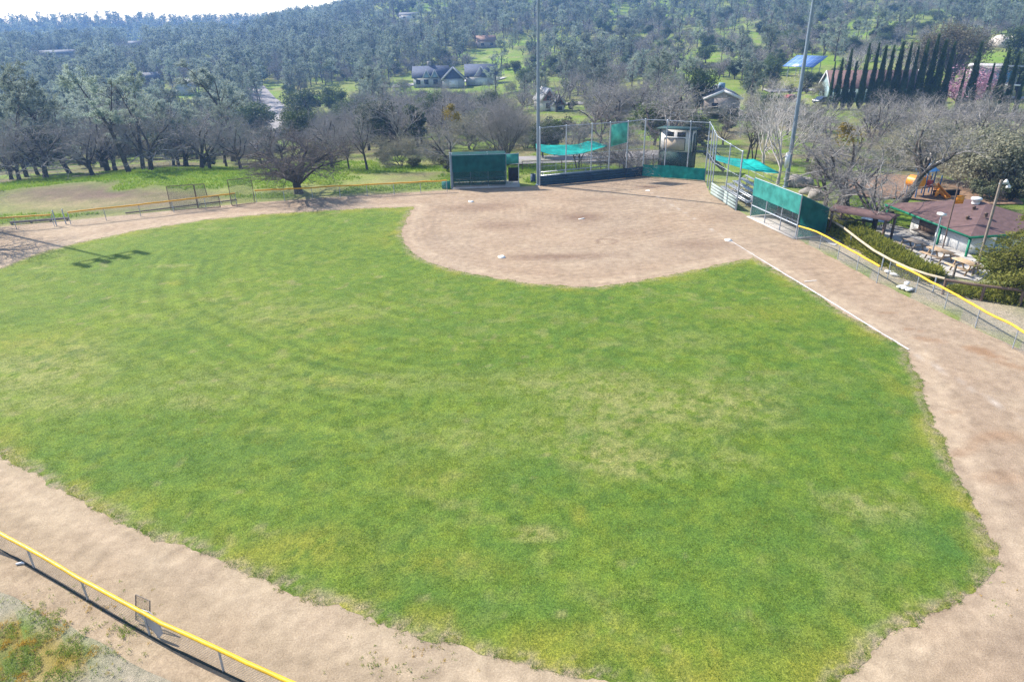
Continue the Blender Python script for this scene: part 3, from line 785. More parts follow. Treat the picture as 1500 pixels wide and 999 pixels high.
def grey_pine(seed, h=15.0, fork=True, lean=(0, 0), dens=1.0, width=.28, first=.14):
    rng = np.random.default_rng(seed)
    wood, crown = MB(), MB()
    P, Dv = [], []
    stems = []
    pts, de = bend(rng, (0, 0, -.3), (lean[0], lean[1], 1), h * (.5 if fork else 1), 8, .03)
    r0 = h * .018
    wood.tube(pts, np.linspace(r0 * 1.3, r0 * (.75 if fork else .15), len(pts)), 7, 0, cap=False)
    stems.append((pts, 0 if not fork else 1))
    if fork:
        for k in range(rng.integers(2, 4)):
            d = around(rng, de, rng.uniform(.12, .38))
            q, _ = bend(rng, pts[-1 - k], d, h * rng.uniform(.42, .55), 8, .04, .02)
            wood.tube(q, np.linspace(r0 * .62, r0 * .1, len(q)), 6, 0, cap=False)
            stems.append((q, 2))
    for pts, typ in stems:
        n = len(pts) - 1
        nb = int((40 if typ == 0 else 17 if typ == 2 else 7) * dens)
        for k in range(nb):
            t_ = rng.uniform(first if typ == 0 else (.55 if typ == 1 else .08), 1)
            i = min(int(t_ * n), n - 1); f = t_ * n - i
            p = pts[i] * (1 - f) + pts[i + 1] * f
            az = rng.uniform(0, 2 * math.pi); inc = R(rng.uniform(35, 85))
            zrel = (p[2] / h)
            L = h * width * rng.uniform(.5, 1.1) * (1.15 - .75 * max(zrel - .3, 0))
            d = np.array([math.sin(inc) * math.cos(az), math.sin(inc) * math.sin(az), math.cos(inc)])
            b, bd = bend(rng, p, d, L, 4, .12, .06)
            crown.tube(b, np.linspace(.018 * L + .01, .006, 5), 3, 1, cap=False)
            for s_ in range(5):
                tt = rng.uniform(.35, 1.0); ii = min(int(tt * 4), 3)
                q = b[ii] + (b[ii + 1] - b[ii]) * (tt * 4 - ii)
                sd, sde = bend(rng, q, around(rng, bd, rng.uniform(.3, 1.0)), L * rng.uniform(.15, .38), 2, .15)
                for e in (sd[1], sd[2], (sd[1] + sd[2]) / 2):
                    for _ in range(13):
                        v = rng.normal(0, 1, 3); v[2] = v[2] * .8 + .25
                        P.append(e + rng.normal(0, .12, 3)); Dv.append(v + sde * .8)
    P = np.array(P); Dv = np.array(Dv)
    slivers(crown, P, Dv, rng.uniform(.3, .62, len(P)) * (h / 15), .085 * h / 15, rng, 0)
    return wood, crown

def leafy_tree(seed, h=8.0, wide=1.0, lobes=16, per=330, leaf=.24, trunk_h=.2, flat_=.8, low=.28, hollow=.35, rad=.03):
    rng = np.random.default_rng(seed)
    wood, crown = MB(), MB()
    rx = h * .45 * wide; cz = h * (low + (1 - low) / 2); rz = h * (1 - low) / 2
    pts, de = bend(rng, (0, 0, -.25), (0, 0, 1), h * (low + .1), 5, .08)
    r0 = rad * h
    wood.tube(pts, np.linspace(r0 * 1.3, r0 * .8, 6), 7, 0, cap=False)
    for k in range(lobes):
        v = rng.normal(0, 1, 3); v /= np.linalg.norm(v); q = rng.uniform(.35, .82)
        c = np.array([v[0] * rx * q, v[1] * rx * q, cz + v[2] * rz * q])
        rl = rng.uniform(.22, .42) * min(rx, rz) * 1.25
        st = pts[rng.integers(3, 6)]
        mid = (st + c) / 2 + rng.normal(0, .15 * rl, 3) + np.array([0, 0, .12 * rl])
        wood.tube([st, mid, c], [r0 * .45, r0 * .3, r0 * .12], 4, 0, cap=False)
        n = int(per * rng.uniform(.6, 1.3))
        dv = rng.normal(0, 1, (n, 3)); dv /= np.linalg.norm(dv, axis=1)[:, None]
        rr = rl * rng.uniform(hollow, 1.15, n) ** .6
        wob = 1 + .5 * (rng.random(n) ** 3)
        P = c + dv * (rr * wob)[:, None] * np.array([1.15, 1.15, flat_])
        leafquads(crown, P, dv + np.array([0, 0, .4]), leaf * h / 8, rng)
    return wood, crown

def cypress(seed, h=13.0, rad=.075):
    rng = np.random.default_rng(seed)
    wood, crown = MB(), MB()
    wood.tube([(0, 0, -.2), (0, 0, h * .5), (0, 0, h * .9)], [.16, .1, .03], 6, 0, cap=False)
    n = 4200
    t_ = rng.beta(1.15, 1.25, n)
    prof = np.clip(.3 + .7 * t_ / .14, 0, 1) ** .8 * (1 - t_) ** .95 * 1.32
    a = rng.uniform(0, 2 * math.pi, n)
    lump = 1 + .22 * np.sin(a * 3 + t_ * 23 + seed) + .14 * np.sin(a * 5 - t_ * 51)
    r = h * rad * prof * lump * rng.uniform(.45, 1.05, n) ** .5
    P = np.column_stack([r * np.cos(a), r * np.sin(a), .25 + t_ * (h - .25)])
    N = np.column_stack([np.cos(a), np.sin(a), np.full(n, .25)])
    d = np.column_stack([np.cos(a) * .35, np.sin(a) * .35, np.ones(n)]) + rng.normal(0, .26, (n, 3))
    slivers(crown, P, d, rng.uniform(.4, 1.05, n), .15, rng)
    # inner mass so that the column is solid
    k = 12; zz = np.linspace(.2, h * .97, 16)
    pr = [(max(.02, h * rad * .72 * (min(1, .3 + .7 * (q / h) / .14) ** .8) * max(0, 1 - q / h) ** .95 * 1.3), q) for q in zz]
    crown.lathe(pr, k)
    return wood, crown

def tufty(seed, h=6.0, prof=None, n=5200, leaf=.16, rad=.4, mi=0):
    """a dense evergreen with drooping fans, set by its outline"""
    rng = np.random.default_rng(seed)
    wood, crown = MB(), MB()
    wood.tube([(0, 0, -.2), (0, 0, h * .45), (0, 0, h * .9)], [.035 * h, .022 * h, .006 * h], 7, 0, cap=False)
    nb = 90
    for k in range(nb):
        t_ = (k + rng.random()) / nb
        z = h * (.06 + .9 * t_); a = rng.uniform(0, 2 * math.pi)
        L = rad * h * (1 - t_) ** .75 * rng.uniform(.6, 1.15) + .12 * h * .3
        d = np.array([math.cos(a), math.sin(a), .35 * (1 - t_) + .1])
        b, de = bend(rng, (0, 0, z), d, L, 4, .08, -.03)
        wood.tube(b, np.linspace(.01 * h * (1 - t_) + .008, .006, 5), 3, 0, cap=False)
        m_ = int(n / nb * (.35 + 1.3 * (1 - t_)))
        tt = rng.uniform(.2, 1.05, m_) ** .7; ii = np.minimum((tt * 4).astype(int), 3); f = np.clip(tt * 4 - ii, 0, 1.2)[:, None]
        P = b[ii] * (1 - f) + b[ii + 1] * f + rng.normal(0, 1, (m_, 3)) * np.array([.09, .09, .05]) * h * .55 * (1.1 - .6 * t_)
        slivers(crown, P, rng.normal(0, .8, (m_, 3)) + np.array([d[0], d[1], -.2]), leaf * rng.uniform(.7, 1.5, m_) * h / 6, leaf * .6 * h / 6, rng)
    return wood, crown

def mistletoe(mb, c, r, rng, n=260):
    dv = rng.normal(0, 1, (n, 3)); dv /= np.linalg.norm(dv, axis=1)[:, None]
    leafquads(mb, np.array(c) + dv * r * rng.uniform(.3, 1.0, (n, 1)), dv, .16, rng)

PROTO = {}
def proto(kind, seed, **kw):
    key = (kind, seed)
    if key not in PROTO:
        fn = dict(oak=bare_tree, pine=grey_pine, leafy=leafy_tree, cypress=cypress, tufty=tufty)[kw.pop('fn')]
        wm, cm = kw.pop('mats'); nm = kw.pop('mesh')
        w_, c_ = fn(seed, **kw)
        wm_ = w_.mesh(nm + '_trunk', [wm], smooth=True); cm_ = c_.mesh(nm + '_crown', [cm, wm])
        H = max(float(np.vstack(c_.v)[:, 2].max()), 1)
        PROTO[key] = (wm_, cm_, H)
    return PROTO[key]

def plant_tree(name, pr, loc, height, rz, label, cat='tree', group=None, sx=1.0):
    wm_, cm_, H = pr
    e = empty(name, loc, rz, label, cat, group)
    s = height / H; e.scale = (s * sx, s * sx, s)
    for nm, me in (('trunk', wm_), ('crown', cm_)):
        o = bpy.data.objects.new(nm, me); COL.objects.link(o); o.parent = e
    return e

VAR = dict(
    bare_oak=[proto('oak', s, fn='oak', mats=(M_BARK_DARK, M_TWIG), mesh='bare_oak', h=10, trunk_h=.22, twl=.75) for s in (1, 2, 3, 4)],
    brown_oak=[proto('brown', s, fn='oak', mats=(M_BARK_DARK, M_TWIG_BROWN), mesh='brown_oak', h=10, trunk_h=.18, spread=1.1, twl=.7) for s in (5, 6)],
    tall_oak=[proto('tall', s, fn='oak', mats=(M_BARK_DARK, M_TWIG), mesh='tall_bare_tree', h=12, trunk_h=.3, spread=.72, up=.1, twl=.7, rad=.02, trunks=k) for s, k in ((7, 1), (8, 2), (9, 2))],
    pale=[proto('pale', s, fn='oak', mats=(M_BARK_PALE, M_TWIG_PALE), mesh='pale_tree', levels=(5, 4, 4, 4), tw=3, h=14, trunk_h=.22, spread=.7, up=.1, twl=.8, rad=.0135, vase=True, crook=.14) for s in (10, 11)],
    olive=[proto('olive', s, fn='oak', mats=(M_BARK_GREY, M_TWIG_OLIVE), mesh='olive_twig_tree', h=9, trunk_h=.12, trunks=3, twl=.9, rad=.02, tw=6, twist=.03, limb_a=(20, 85)) for s in (12, 13)],
    pine=[proto('pine', s, fn='pine', mats=(M_BARK_DARK, M_PINE), mesh='grey_pine', fork=f, lean=l) for s, f, l in ((20, True, (.05, 0)), (21, False, (.04, .03)), (22, True, (.12, 0)), (23, False, (0, .02)), (24, True, (-.06, 0)))],
    live_oak=[proto('live', s, fn='leafy', mats=(M_BARK_DARK, M_OAK), mesh='live_oak', h=8, wide=w_, low=.16) for s, w_ in ((30, 1.1), (31, 1.3), (32, .9))],
    scrub=[proto('scrub', s, fn='leafy', mats=(M_BARK_DARK, M_SCRUB), mesh='scrub_bush', h=3, wide=1.5, low=.02, lobes=11, per=170, leaf=.5) for s in (33, 34)],
    willow=[proto('willow', s, fn='leafy', mats=(M_BARK_GREY, M_WILLOW), mesh='olive_bushy_tree', h=9, wide=1.2, low=.08, lobes=26, per=300, leaf=.17, hollow=.1) for s in (35, 36)],
)

# ------------------------------------------------------------------ planting
def height_to(loc, top_py):
    lo, hi = .3, 60
    for _ in range(40):
        mid = (lo + hi) / 2
        if proj((loc[0], loc[1], loc[2] + mid))[1] > top_py: lo = mid
        else: hi = mid
    return hi

def place(px, py, D):
    """ground point at distance D in the direction of a photo column"""
    d = ray(px, py); a = math.atan2(d[0], d[1])
    x, y = D * math.sin(a), D * math.cos(a)
    return Vector((x, y, float(terrain(x, y))))

HERO = []
THIN = [proto('thinpine', s, fn='pine', mats=(M_BARK_DARK, M_PINE), mesh='open_grey_pine', fork=True, lean=l, dens=.62, width=.24, first=.4) for s, l in ((70, (.1, 0)), (71, (-.12, 0)))]
def hero(name, pr, px, py, top, label, D=None, sx=1.0, rz=None, group=None, cat='tree'):
    loc = spot(px, py) if D is None else place(px, py, D)
    h = height_to(loc, top)
    e = plant_tree(name, pr, loc, h, RNG.uniform(0, 6.28) if rz is None else rz, label, cat, group, sx)
    HERO.append((proj((loc[0], loc[1], loc[2] + h * .5)), math.hypot(loc[0], loc[1]), h))
    return e
V_ = VAR
GL = 'bare oaks along the left edge of the park'
big = proto('big', 58, fn='oak', mats=(M_BARK_DARK, simple('dark_oak_twigs', (.16, .135, .122), .95, .25, .5, bump=0, spec=.05)), mesh='spreading_oak', h=9, trunk_h=.15, levels=(8, 6, 6, 5), spread=1.15, twl=.6, tw=3.2, rad=.042, crook=.27, up=.07, limb_a=(14, 78))
hero('oak_tree', big, 438, 283, 172, 'big round-crowned bare oak standing alone just behind the yellow-topped left fence', sx=1.45, rz=1.0)
leanpine = proto('leanpine', 51, fn='pine', mats=(M_BARK_DARK, M_PINE), mesh='leaning_grey_pine', h=17, lean=(-.36, 0), fork=True, dens=.95, first=.4)
hero('grey_pine', leanpine, 103, 254, 84, 'tall grey-green pine leaning left with forked dark trunk behind the bare knoll', rz=0)
hero('bare_oak', V_['bare_oak'][0], 17, 263, 150, 'bare dark oak at the left picture edge, base on the green knoll rim', group=GL)
hero('bare_oak', V_['bare_oak'][1], 157, 250, 118, 'leafless oak with thick double-looking trunk, right of the leaning pine', group=GL, sx=1.15)
hero('bare_oak', V_['bare_oak'][2], 169, 250, 132, 'leafless oak close beside the thick-trunked oak right of the leaning pine', group=GL)
hero('bare_oak', V_['bare_oak'][3], 221, 250, 132, 'single-trunked bare oak at the green rim above the bare brown knoll', group=GL, sx=1.2)
hero('bare_oak', V_['bare_oak'][0], 296, 247, 134, 'straight-trunked bare oak on the bright grass, left of the batting screens', group=GL, sx=1.15, rz=2)
hero('bare_oak', V_['bare_oak'][2], 308, 248, 152, 'slender bare oak touching the straight-trunked oak on the bright grass', group=GL, rz=4)
hero('bare_oak', V_['bare_oak'][1], 271, 243, 148, 'bare oak at the wood edge behind the straight-trunked oak', group=GL, rz=1)
hero('bare_oak', V_['bare_oak'][3], 353, 247, 158, 'bare oak on the bright grass nearest the left side of the big lone oak', group=GL, rz=3)
hero('bare_oak', V_['bare_oak'][0], 384, 243, 178, 'low bare oak half hidden behind the left side of the big lone oak', group=GL, rz=5)
hero('bare_oak', V_['brown_oak'][0], 486, 246, 178, 'brown-twigged bare oak behind the right side of the big lone oak', sx=1.2)
hero('bare_tree', V_['tall_oak'][0], 538, 249, 138, 'tall thin bare tree with upright trunk between lone oak and left dugout')
hero('bare_tree', V_['tall_oak'][1], 512, 248, 168, 'two-stemmed thin bare tree left of the upright one near the left dugout')
hero('bare_tree', V_['olive'][0], 588, 243, 178, 'pale bushy leafless tree behind the green bank left of the dugout', sx=1.15)
hero('bare_tree', V_['olive'][1], 635, 240, 190, 'low bushy leafless tree behind the green bank nearest the left dugout')
for px, D, top in ((-135, 74, 150), (-190, 82, 120)): hero('bare_oak', V_['bare_oak'][1], px, 300, top, 'bare oak just left of the picture whose shadow falls on the knoll', D=D, sx=1.2, group='bare oaks just outside the left edge')
m_t = hero('bare_tree', V_['bare_oak'][2], 661, 252, 160, 'bare tree holding dark mistletoe clumps, rising behind the left dugout corner', rz=.4)
ivy = proto('ivy', 52, fn='leafy', mats=(M_BARK_DARK, M_OAK), mesh='dark_conifer', h=11, wide=.5, low=.05, lobes=18, per=300)
hero('evergreen_tree', ivy, 612, 228, 152, 'narrow dark evergreen tree among bare trees left of the mistletoe tree', D=115)
syc = proto('syc', 53, fn='oak', mats=(M_BARK_GREY, M_TWIG), mesh='vase_tree', h=13, trunk_h=.1, trunks=4, spread=.55, up=.08, twl=.9, rad=.02, vase=True, crook=.12, tw=5, limb_a=(12, 62))
hero('bare_tree', syc, 737, 240, 104, 'large fan-shaped leafless tree with many upright stems behind the left dugout', sx=1.25, D=88)
hero('bare_tree', V_['tall_oak'][2], 847, 249, 160, 'leafless tree behind the left wing fence and turquoise sail, single dark trunk', sx=1.1)
multi = proto('multi', 54, fn='oak', mats=(M_BARK_DARK, M_TWIG), mesh='low_multi_trunk_oak', h=8, trunk_h=.12, trunks=4, spread=1.2, twl=.7, rad=.028, limb_a=(30, 80), crook=.28)
hero('bare_oak', multi, 918, 249, 172, 'low spreading oak with four splayed trunks left of the score booth', sx=1.1)
hero('bare_oak', proto('behind', 55, fn='oak', mats=(M_BARK_DARK, M_TWIG), mesh='crooked_oak', h=11, trunk_h=.18, spread=1.15, twl=.8, rad=.03, crook=.3, tw=4), 972, 222, 108, 'large crooked bare oak spreading above the tan score booth', sx=1.35, D=104)
hero('pale_tree', V_['pale'][0], 1139, 270, 82, 'tall whitish leafless tree left of the right light pole', sx=1.1)
hero('pale_tree', V_['pale'][1], 1117, 255, 100, 'white-limbed leafless tree standing just behind the tall whitish one', D=88, sx=1.2)
hero('bare_tree', V_['tall_oak'][0], 1094, 236, 132, 'thin dark-trunked bare tree behind the right bleachers, left one of a pair', rz=2)
hero('bare_tree', V_['tall_oak'][1], 1104, 234, 138, 'thin dark-trunked bare tree behind the right bleachers, right one of a pair', rz=1)
o1 = hero('bare_oak', V_['bare_oak'][1], 1226, 307, 158, 'bare oak holding a golden mistletoe ball, just behind the right dugout', sx=1.35, rz=.5)
hero('bare_oak', V_['brown_oak'][1], 1209, 303, 196, 'leaning bare oak squeezed between right dugout and mistletoe oak', sx=1.2)
hero('bare_oak', V_['bare_oak'][3], 1240, 302, 184, 'bare oak right of the mistletoe oak beside the brown picnic shelter', sx=1.3, rz=2.2)
leanoak = proto('leanoak', 56, fn='oak', mats=(M_BARK_DARK, M_TWIG), mesh='leaning_oak', h=10, trunk_h=.34, lean=(.42, -.1), spread=.9, twl=.7, rad=.035, crook=.22)
hero('bare_oak', leanoak, 1319, 299, 146, 'dark leaning bare oak in front of the orange playground', rz=0, sx=1.05)
for (px, py, top, D, k, sx, lab) in (
        (1312, 240, 172, 100, 'olive', 1.3, 'grey-olive bushy tree behind the leaning oak, leftmost of the pale thicket'),
        (1362, 245, 166, 92, 'willow', 1.2, 'grey-olive bushy tree behind the playground, right of the leaning oak'),
        (1410, 250, 172, 88, 'olive', 1.35, 'grey twiggy tree above the snack bar roof vent'),
        (1447, 258, 170, 84, 'willow', 1.15, 'large olive-grey bushy tree behind the floodlight of the snack bar'),
        (1492, 258, 176, 84, 'willow', 1.25, 'olive-grey bushy tree at the right picture edge above the snack bar'),
        (1385, 225, 166, 108, 'olive', 1.3, 'pale twiggy tree at the back of the thicket below the tallest cypress'),
        (1470, 225, 168, 108, 'olive', 1.4, 'pale twiggy tree at the back of the thicket below the rightmost cypresses'),
        (1425, 215, 164, 118, 'willow', 1.2, 'olive-grey tree at the back of the thicket below the pink blossom'),
        (1340, 215, 168, 118, 'olive', 1.3, 'pale twiggy tree at the back of the thicket left of the tallest cypress')):
    hero('bushy_tree', V_[k][RNG.integers(2)], px, py, top, lab, D=D, sx=sx, group='grey-olive thicket behind the playground')
for (px, py, top, D, k, sx, lab) in (
        (1288, 296, 214, 62, 'bare_oak', 1.2, 'small bare oak between the brown shelter and the leaning oak'),
        (1288, 185, 124, 128, 'bare_oak', 1.2, 'small dark-limbed bare tree below the left half of the cypress row'),
        (1215, 200, 152, 112, 'bare_oak', 1.4, 'wide grey bare oak right of the tall light pole, below the carport'),
        (1255, 215, 164, 100, 'brown_oak', 1.3, 'wide grey-brown bare oak between light pole and leaning oak'),
        (1185, 220, 162, 98, 'bare_oak', 1.2, 'grey bare oak crossed by the right light pole'),
        (1165, 180, 126, 125, 'pale', 1.3, 'pale leafless tree below the solar carport'),
        (1060, 200, 166, 112, 'brown_oak', 1.3, 'reddish-brown bare tree behind the right backstop wing'),
        (1085, 190, 128, 122, 'pale', 1.2, 'pale leafless tree between stucco house and whitish tree'),
        (880, 205, 138, 112, 'brown_oak', 1.4, 'brown bare tree behind the turquoise screen panel'),
        (905, 180, 105, 135, 'bare_oak', 1.4, 'grey bare tree rising left of the crooked oak above the booth'),
        (955, 170, 98, 145, 'bare_oak', 1.3, 'grey bare tree behind the crooked oak above the booth'),
        (872, 185, 118, 128, 'bare_oak', 1.2, 'grey bare oak right of the red-gabled house'),
        (795, 222, 178, 96, 'live_oak', .9, 'dark green bush beside the foot of the left light pole'),
        (812, 222, 172, 98, 'live_oak', .6, 'narrow dark evergreen just right of the left light pole'),
        (770, 215, 150, 108, 'olive', 1.3, 'twiggy thicket tree left of the left light pole'),
        (690, 215, 140, 108, 'olive', 1.3, 'twiggy thicket tree right of the mistletoe tree'),
        (580, 210, 150, 118, 'bare_oak', 1.2, 'bare oak in the valley behind the pale bushy tree'),
        (550, 205, 138, 128, 'bare_oak', 1.2, 'bare oak in the valley behind the tall thin bare tree'),
        (455, 215, 168, 120, 'bare_oak', 1.4, 'bare oak in the valley behind the crown of the big lone oak'),
        (410, 212, 170, 120, 'bare_oak', 1.3, 'bare oak in the valley below the foot of the winding road'),
        (185, 235, 88, 106, 'pine', 1.2, 'tall grey pine behind the bare oaks of the knoll'),
        (205, 228, 92, 110, 'pine', 1.1, 'grey pine standing right beside the tall pine behind the knoll'),
        (338, 215, 82, 128, 'pine', 1.5, 'tall broad grey pine left of the winding road'),
        (250, 222, 138, 118, 'pine', 1.1, 'grey pine between the knoll pines and the broad pine by the road'),
        (130, 235, 165, 108, 'bare_oak', 1.2, 'bare oak between leaning pine and thick-trunked oak'),
        (60, 238, 150, 108, 'bare_oak', 1.3, 'bare oak behind the leaning pine, left of its trunk'),
        (30, 228, 120, 116, 'pine', 1.2, 'grey pine at the left picture edge behind the leaning pine'),
        (375, 190, 148, 175, 'live_oak', 1.4, 'dark evergreen oak hiding the left side of the winding road'),
        (448, 168, 128, 200, 'live_oak', 1.3, 'dark round evergreen oak right of the winding road'),
        (492, 160, 122, 205, 'live_oak', 1.1, 'blue-green evergreen oak on the meadow right of the winding road'),
        (1022, 150, 96, 150, 'live_oak', .7, 'dark pointed evergreen left of the grey stucco house'),
        (1392, 112, 26, 215, 'euc', 1.25, 'huge brown-green tree behind the tallest cypresses'),
        (1352, 112, 42, 215, 'euc', 1.0, 'brown-green tree left of the huge one behind the cypresses'),
        (1325, 120, 52, 205, 'pale', 1.2, 'white leafless tree behind the middle of the cypress row'),
        (1255, 110, 58, 225, 'pale', 1.4, 'round whitish leafless tree above the maroon roof'),
        (1434, 128, 72, 190, 'brown_oak', .9, 'rust-brown tree left of the white hillside house'),
        (1476, 132, 78, 206, 'live_oak', .55, 'green conifer between the two rightmost tall cypresses'),
        (1492, 130, 72, 204, 'live_oak', .8, 'green conifer at the right edge behind the cypresses'),
        (1497, 80, 32, 260, 'live_oak', .9, 'yellow-green tree at the right edge beside the boulders')):
    if k == 'euc':
        pr = proto('euc', 57, fn='leafy', mats=(M_BARK_GREY, M_EUC), mesh='brown_green_tree', h=16, wide=.85, low=.12, lobes=30, per=420, leaf=.1, hollow=.2)
    elif k == 'pine': pr = THIN[int(px) % 2]
    else:
        pr = V_[k][RNG.integers(len(V_[k]))]
    nm = dict(bare_oak='bare_oak', brown_oak='bare_oak', pale='pale_tree', olive='bushy_tree', live_oak='evergreen_tree', pine='grey_pine', euc='evergreen_tree')[k]
    hero(nm, pr, px, py, top, lab, D=D, sx=sx)
# mistletoe growing in two of the oaks
for tree, cs in ((o1, ((1243, 200, 1.0), (1238, 188, .5))), (m_t, ((655, 166, .9), (668, 172, .7), (661, 158, .5)))):
    rng = np.random.default_rng(5)
    loc = tree.location; mi = tree.matrix_basis.inverted()
    for px, py, r in cs:
        mb = MB(); d = ray(px, py); q = d * (loc.y / d[1]); q[2] += CAMH
        s = tree.scale[2]
        mistletoe(mb, mi @ Vector(q), r / s, rng, 300)
        mb.build('mistletoe_foliage', M_MIST, tree)
# the cypress row
CYP = [(1217, 133, 88), (1227, 133, 83), (1238, 133, 69), (1248, 134, 87), (1262, 134, 60), (1275, 135, 59), (1286, 135, 63), (1297, 136, 63), (1309, 136, 58), (1321, 137, 58), (1332, 137, 64), (1344, 137, 55),
       (1357, 137, 45), (1369, 137, 55), (1382, 138, 58), (1406, 138, 96), (1420, 139, 57), (1445, 141, 90), (1461, 142, 66), (1476, 143, 71), (1492, 144, 97)]
ORD = ['first', 'second', 'third', 'fourth', 'fifth', 'sixth', 'seventh', 'eighth', 'ninth', 'tenth', 'eleventh', 'twelfth', 'thirteenth', 'fourteenth', 'fifteenth', 'sixteenth', 'seventeenth', 'eighteenth', 'nineteenth', 'twentieth', 'twenty-first']
ORD += ['twenty-' + o for o in ORD[1:9]] + ['thirtieth'] + ['thirty-' + o for o in ORD[:9]] + ['fortieth'] + ['forty-' + o for o in ORD[:9]] + ['fiftieth'] + ['fifty-' + o for o in ORD[:9]] + ['sixtieth'] + ['sixty-' + o for o in ORD[:9]]
CP = [proto('cyp', s, fn='cypress', mats=(M_BARK_DARK, M_CYP), mesh='cypress', h=13, rad=.078) for s in (60, 61, 62)]
for k, (px, py, top) in enumerate(CYP):
    d = 'short thin' if top > 85 else 'tall dark'
    hero('cypress_tree', CP[k % 3], px, py, top, f'{d} columnar cypress, {ORD[k]} from the solar carport end of the row', D=171 + .15 * k, sx=(.66 if top < 85 else .6) * (.82, 1.12, .95, 1.2, .88)[k % 5], group='columnar cypress row along the driveway')
pink = proto('pink', 63, fn='leafy', mats=(M_BARK_GREY, M_BLOSSOM), mesh='blossom_tree', h=6, wide=1.25, low=.12, lobes=30, per=140, leaf=.17, hollow=.0)
hero('blossom_tree', pink, 1418, 133, 94, 'pink flowering tree behind the cypress row near the white house', D=180, sx=1.5)
ced = proto('ced', 64, fn='tufty', mats=(M_BARK_DARK, M_CEDAR), mesh='bushy_conifer', h=6, n=15000, leaf=.17, rad=.42)
hero('conifer_tree', ced, 1490, 432, 294, 'bushy yellow-green conifer at the right edge beside the brown pipe rail', sx=1.12)

# ------------------------------------------------------------------ hillside trees
def joined(pr, name):
    """one mesh with trunk and crown for trees too small to show parts"""
    wm_, cm_, H = pr
    vs_, fs = [], []
    mb = MB()
    out = bpy.data.meshes.new(name)
    import bmesh
    bm = bmesh.new(); bm.from_mesh(cm_); n0 = len(bm.faces)
    bm.from_mesh(wm_)
    bm.faces.ensure_lookup_table()
    for f in bm.faces[n0:]: f.material_index = 1
    bm.to_mesh(out); bm.free()
    out.materials.append(cm_.materials[0]); out.materials.append(wm_.materials[0])
    return out, H
FAR = {k: [joined(p, k) for p in VAR[k]] for k in ('bare_oak', 'brown_oak', 'pine', 'live_oak', 'scrub', 'pale', 'olive')}
KINDS = ['bare_oak', 'brown_oak', 'pine', 'live_oak', 'scrub', 'pale', 'olive']
SEE = [(383, 143, 414, 186), (586, 96, 735, 121), (788, 124, 832, 166), (1030, 122, 1082, 160), (1146, 82, 1208, 106), (1205, 92, 1335, 132), (1335, 60, 1500, 141), (1130, 128, 1330, 141), (1440, 70, 1482, 110), (70, 79, 108, 88), (265, 126, 282, 138), (590, 20, 612, 29), (192, 64, 208, 71), (212, 115, 229, 122), (440, 128, 500, 148), (700, 70, 760, 92), (1455, 56, 1490, 72)]
CLEAR = [(715, 82, 38, 12), (660, 122, 92, 16), (672, 146, 60, 10), (600, 147, 40, 9), (560, 146, 30, 9), (520, 135, 50, 13), (480, 137, 36, 10), (402, 158, 20, 40), (385, 135, 22, 9), (760, 90, 30, 9), (800, 120, 20, 8), (830, 92, 30, 9), (780, 72, 22, 7), (1055, 140, 40, 18), (805, 150, 24, 14), (890, 152, 60, 5), (1290, 42, 22, 8), (840, 60, 14, 5),
         (930, 60, 16, 5), (1105, 70, 18, 5), (1010, 45, 20, 5), (1180, 105, 45, 14), (1300, 125, 90, 20), (1430, 100, 45, 26), (1240, 155, 60, 14), (1400, 150, 130, 12), (90, 84, 24, 7), (200, 68, 14, 5), (274, 133, 14, 9), (712, 63, 8, 4), (600, 26, 16, 5), (1140, 20, 14, 5), (300, 90, 18, 5), (105, 118, 16, 5), (355, 62, 10, 4), (560, 60, 10, 4), (500, 82, 10, 4), (1470, 70, 30, 12)]
rng = np.random.default_rng(77)
cand = []
for k in range(48000):
    az = R(rng.uniform(-37, 37)); D = math.sqrt(rng.uniform(108 ** 2, 940 ** 2))
    if rng.random() > 1.35 - D / 900 * .55: continue
    x, y = D * math.sin(az), D * math.cos(az); z = float(terrain(x, y))
    px, py = proj((x, y, z))
    if px < -40 or px > 1540 or D > 790 and px > 520: continue
    if D < 108 and px > 690 or D > 108 and D < 126 and px > 690 and rng.random() < .4 or D < 150 and px < 390 and rng.random() < .75: continue
    if any(((px - a) / c) ** 2 + ((py - b) / d) ** 2 < 1 for a, b, c, d in CLEAR): continue
    n_ = float(fbm(x / 45, y / 45, 101, 3)); n2_ = float(fbm(x / 18, y / 18, 103, 2))
    right = np.clip((px - 500) / 500, 0, 1)
    if n2_ < .36 + .15 * right and rng.random() < .9: continue
    wts = np.array([.30, .07, .40 - .20 * right, .10 + .04 * right, .08 + .22 * right, .03 * right, .12 + .06 * right])
    if n_ > .55: wts[2] *= 2.2
    if n_ < .42: wts[0] *= 2.4
    if D < 200: wts[0] *= 1.7; wts[2] *= .6
    kd = KINDS[rng.choice(7, p=wts / wts.sum())]
    h = dict(bare_oak=rng.uniform(6, 11), brown_oak=rng.uniform(5, 8), pine=rng.uniform(9, 17), live_oak=rng.uniform(4, 8.5), scrub=rng.uniform(1.6, 3.6), pale=rng.uniform(7, 10), olive=rng.uniform(4, 7.5))[kd] * (1 if D < 170 else .82)
    ph = h * FPX / D; pw = ph * .5
    if any(px + pw > s[0] and px - pw < s[2] and py > s[3] - 1 and py - ph < s[3] - 2 for s in SEE) and rng.random() < .975: continue
    cand.append((D, x, y, z, kd, h, px, py))
cand.sort()
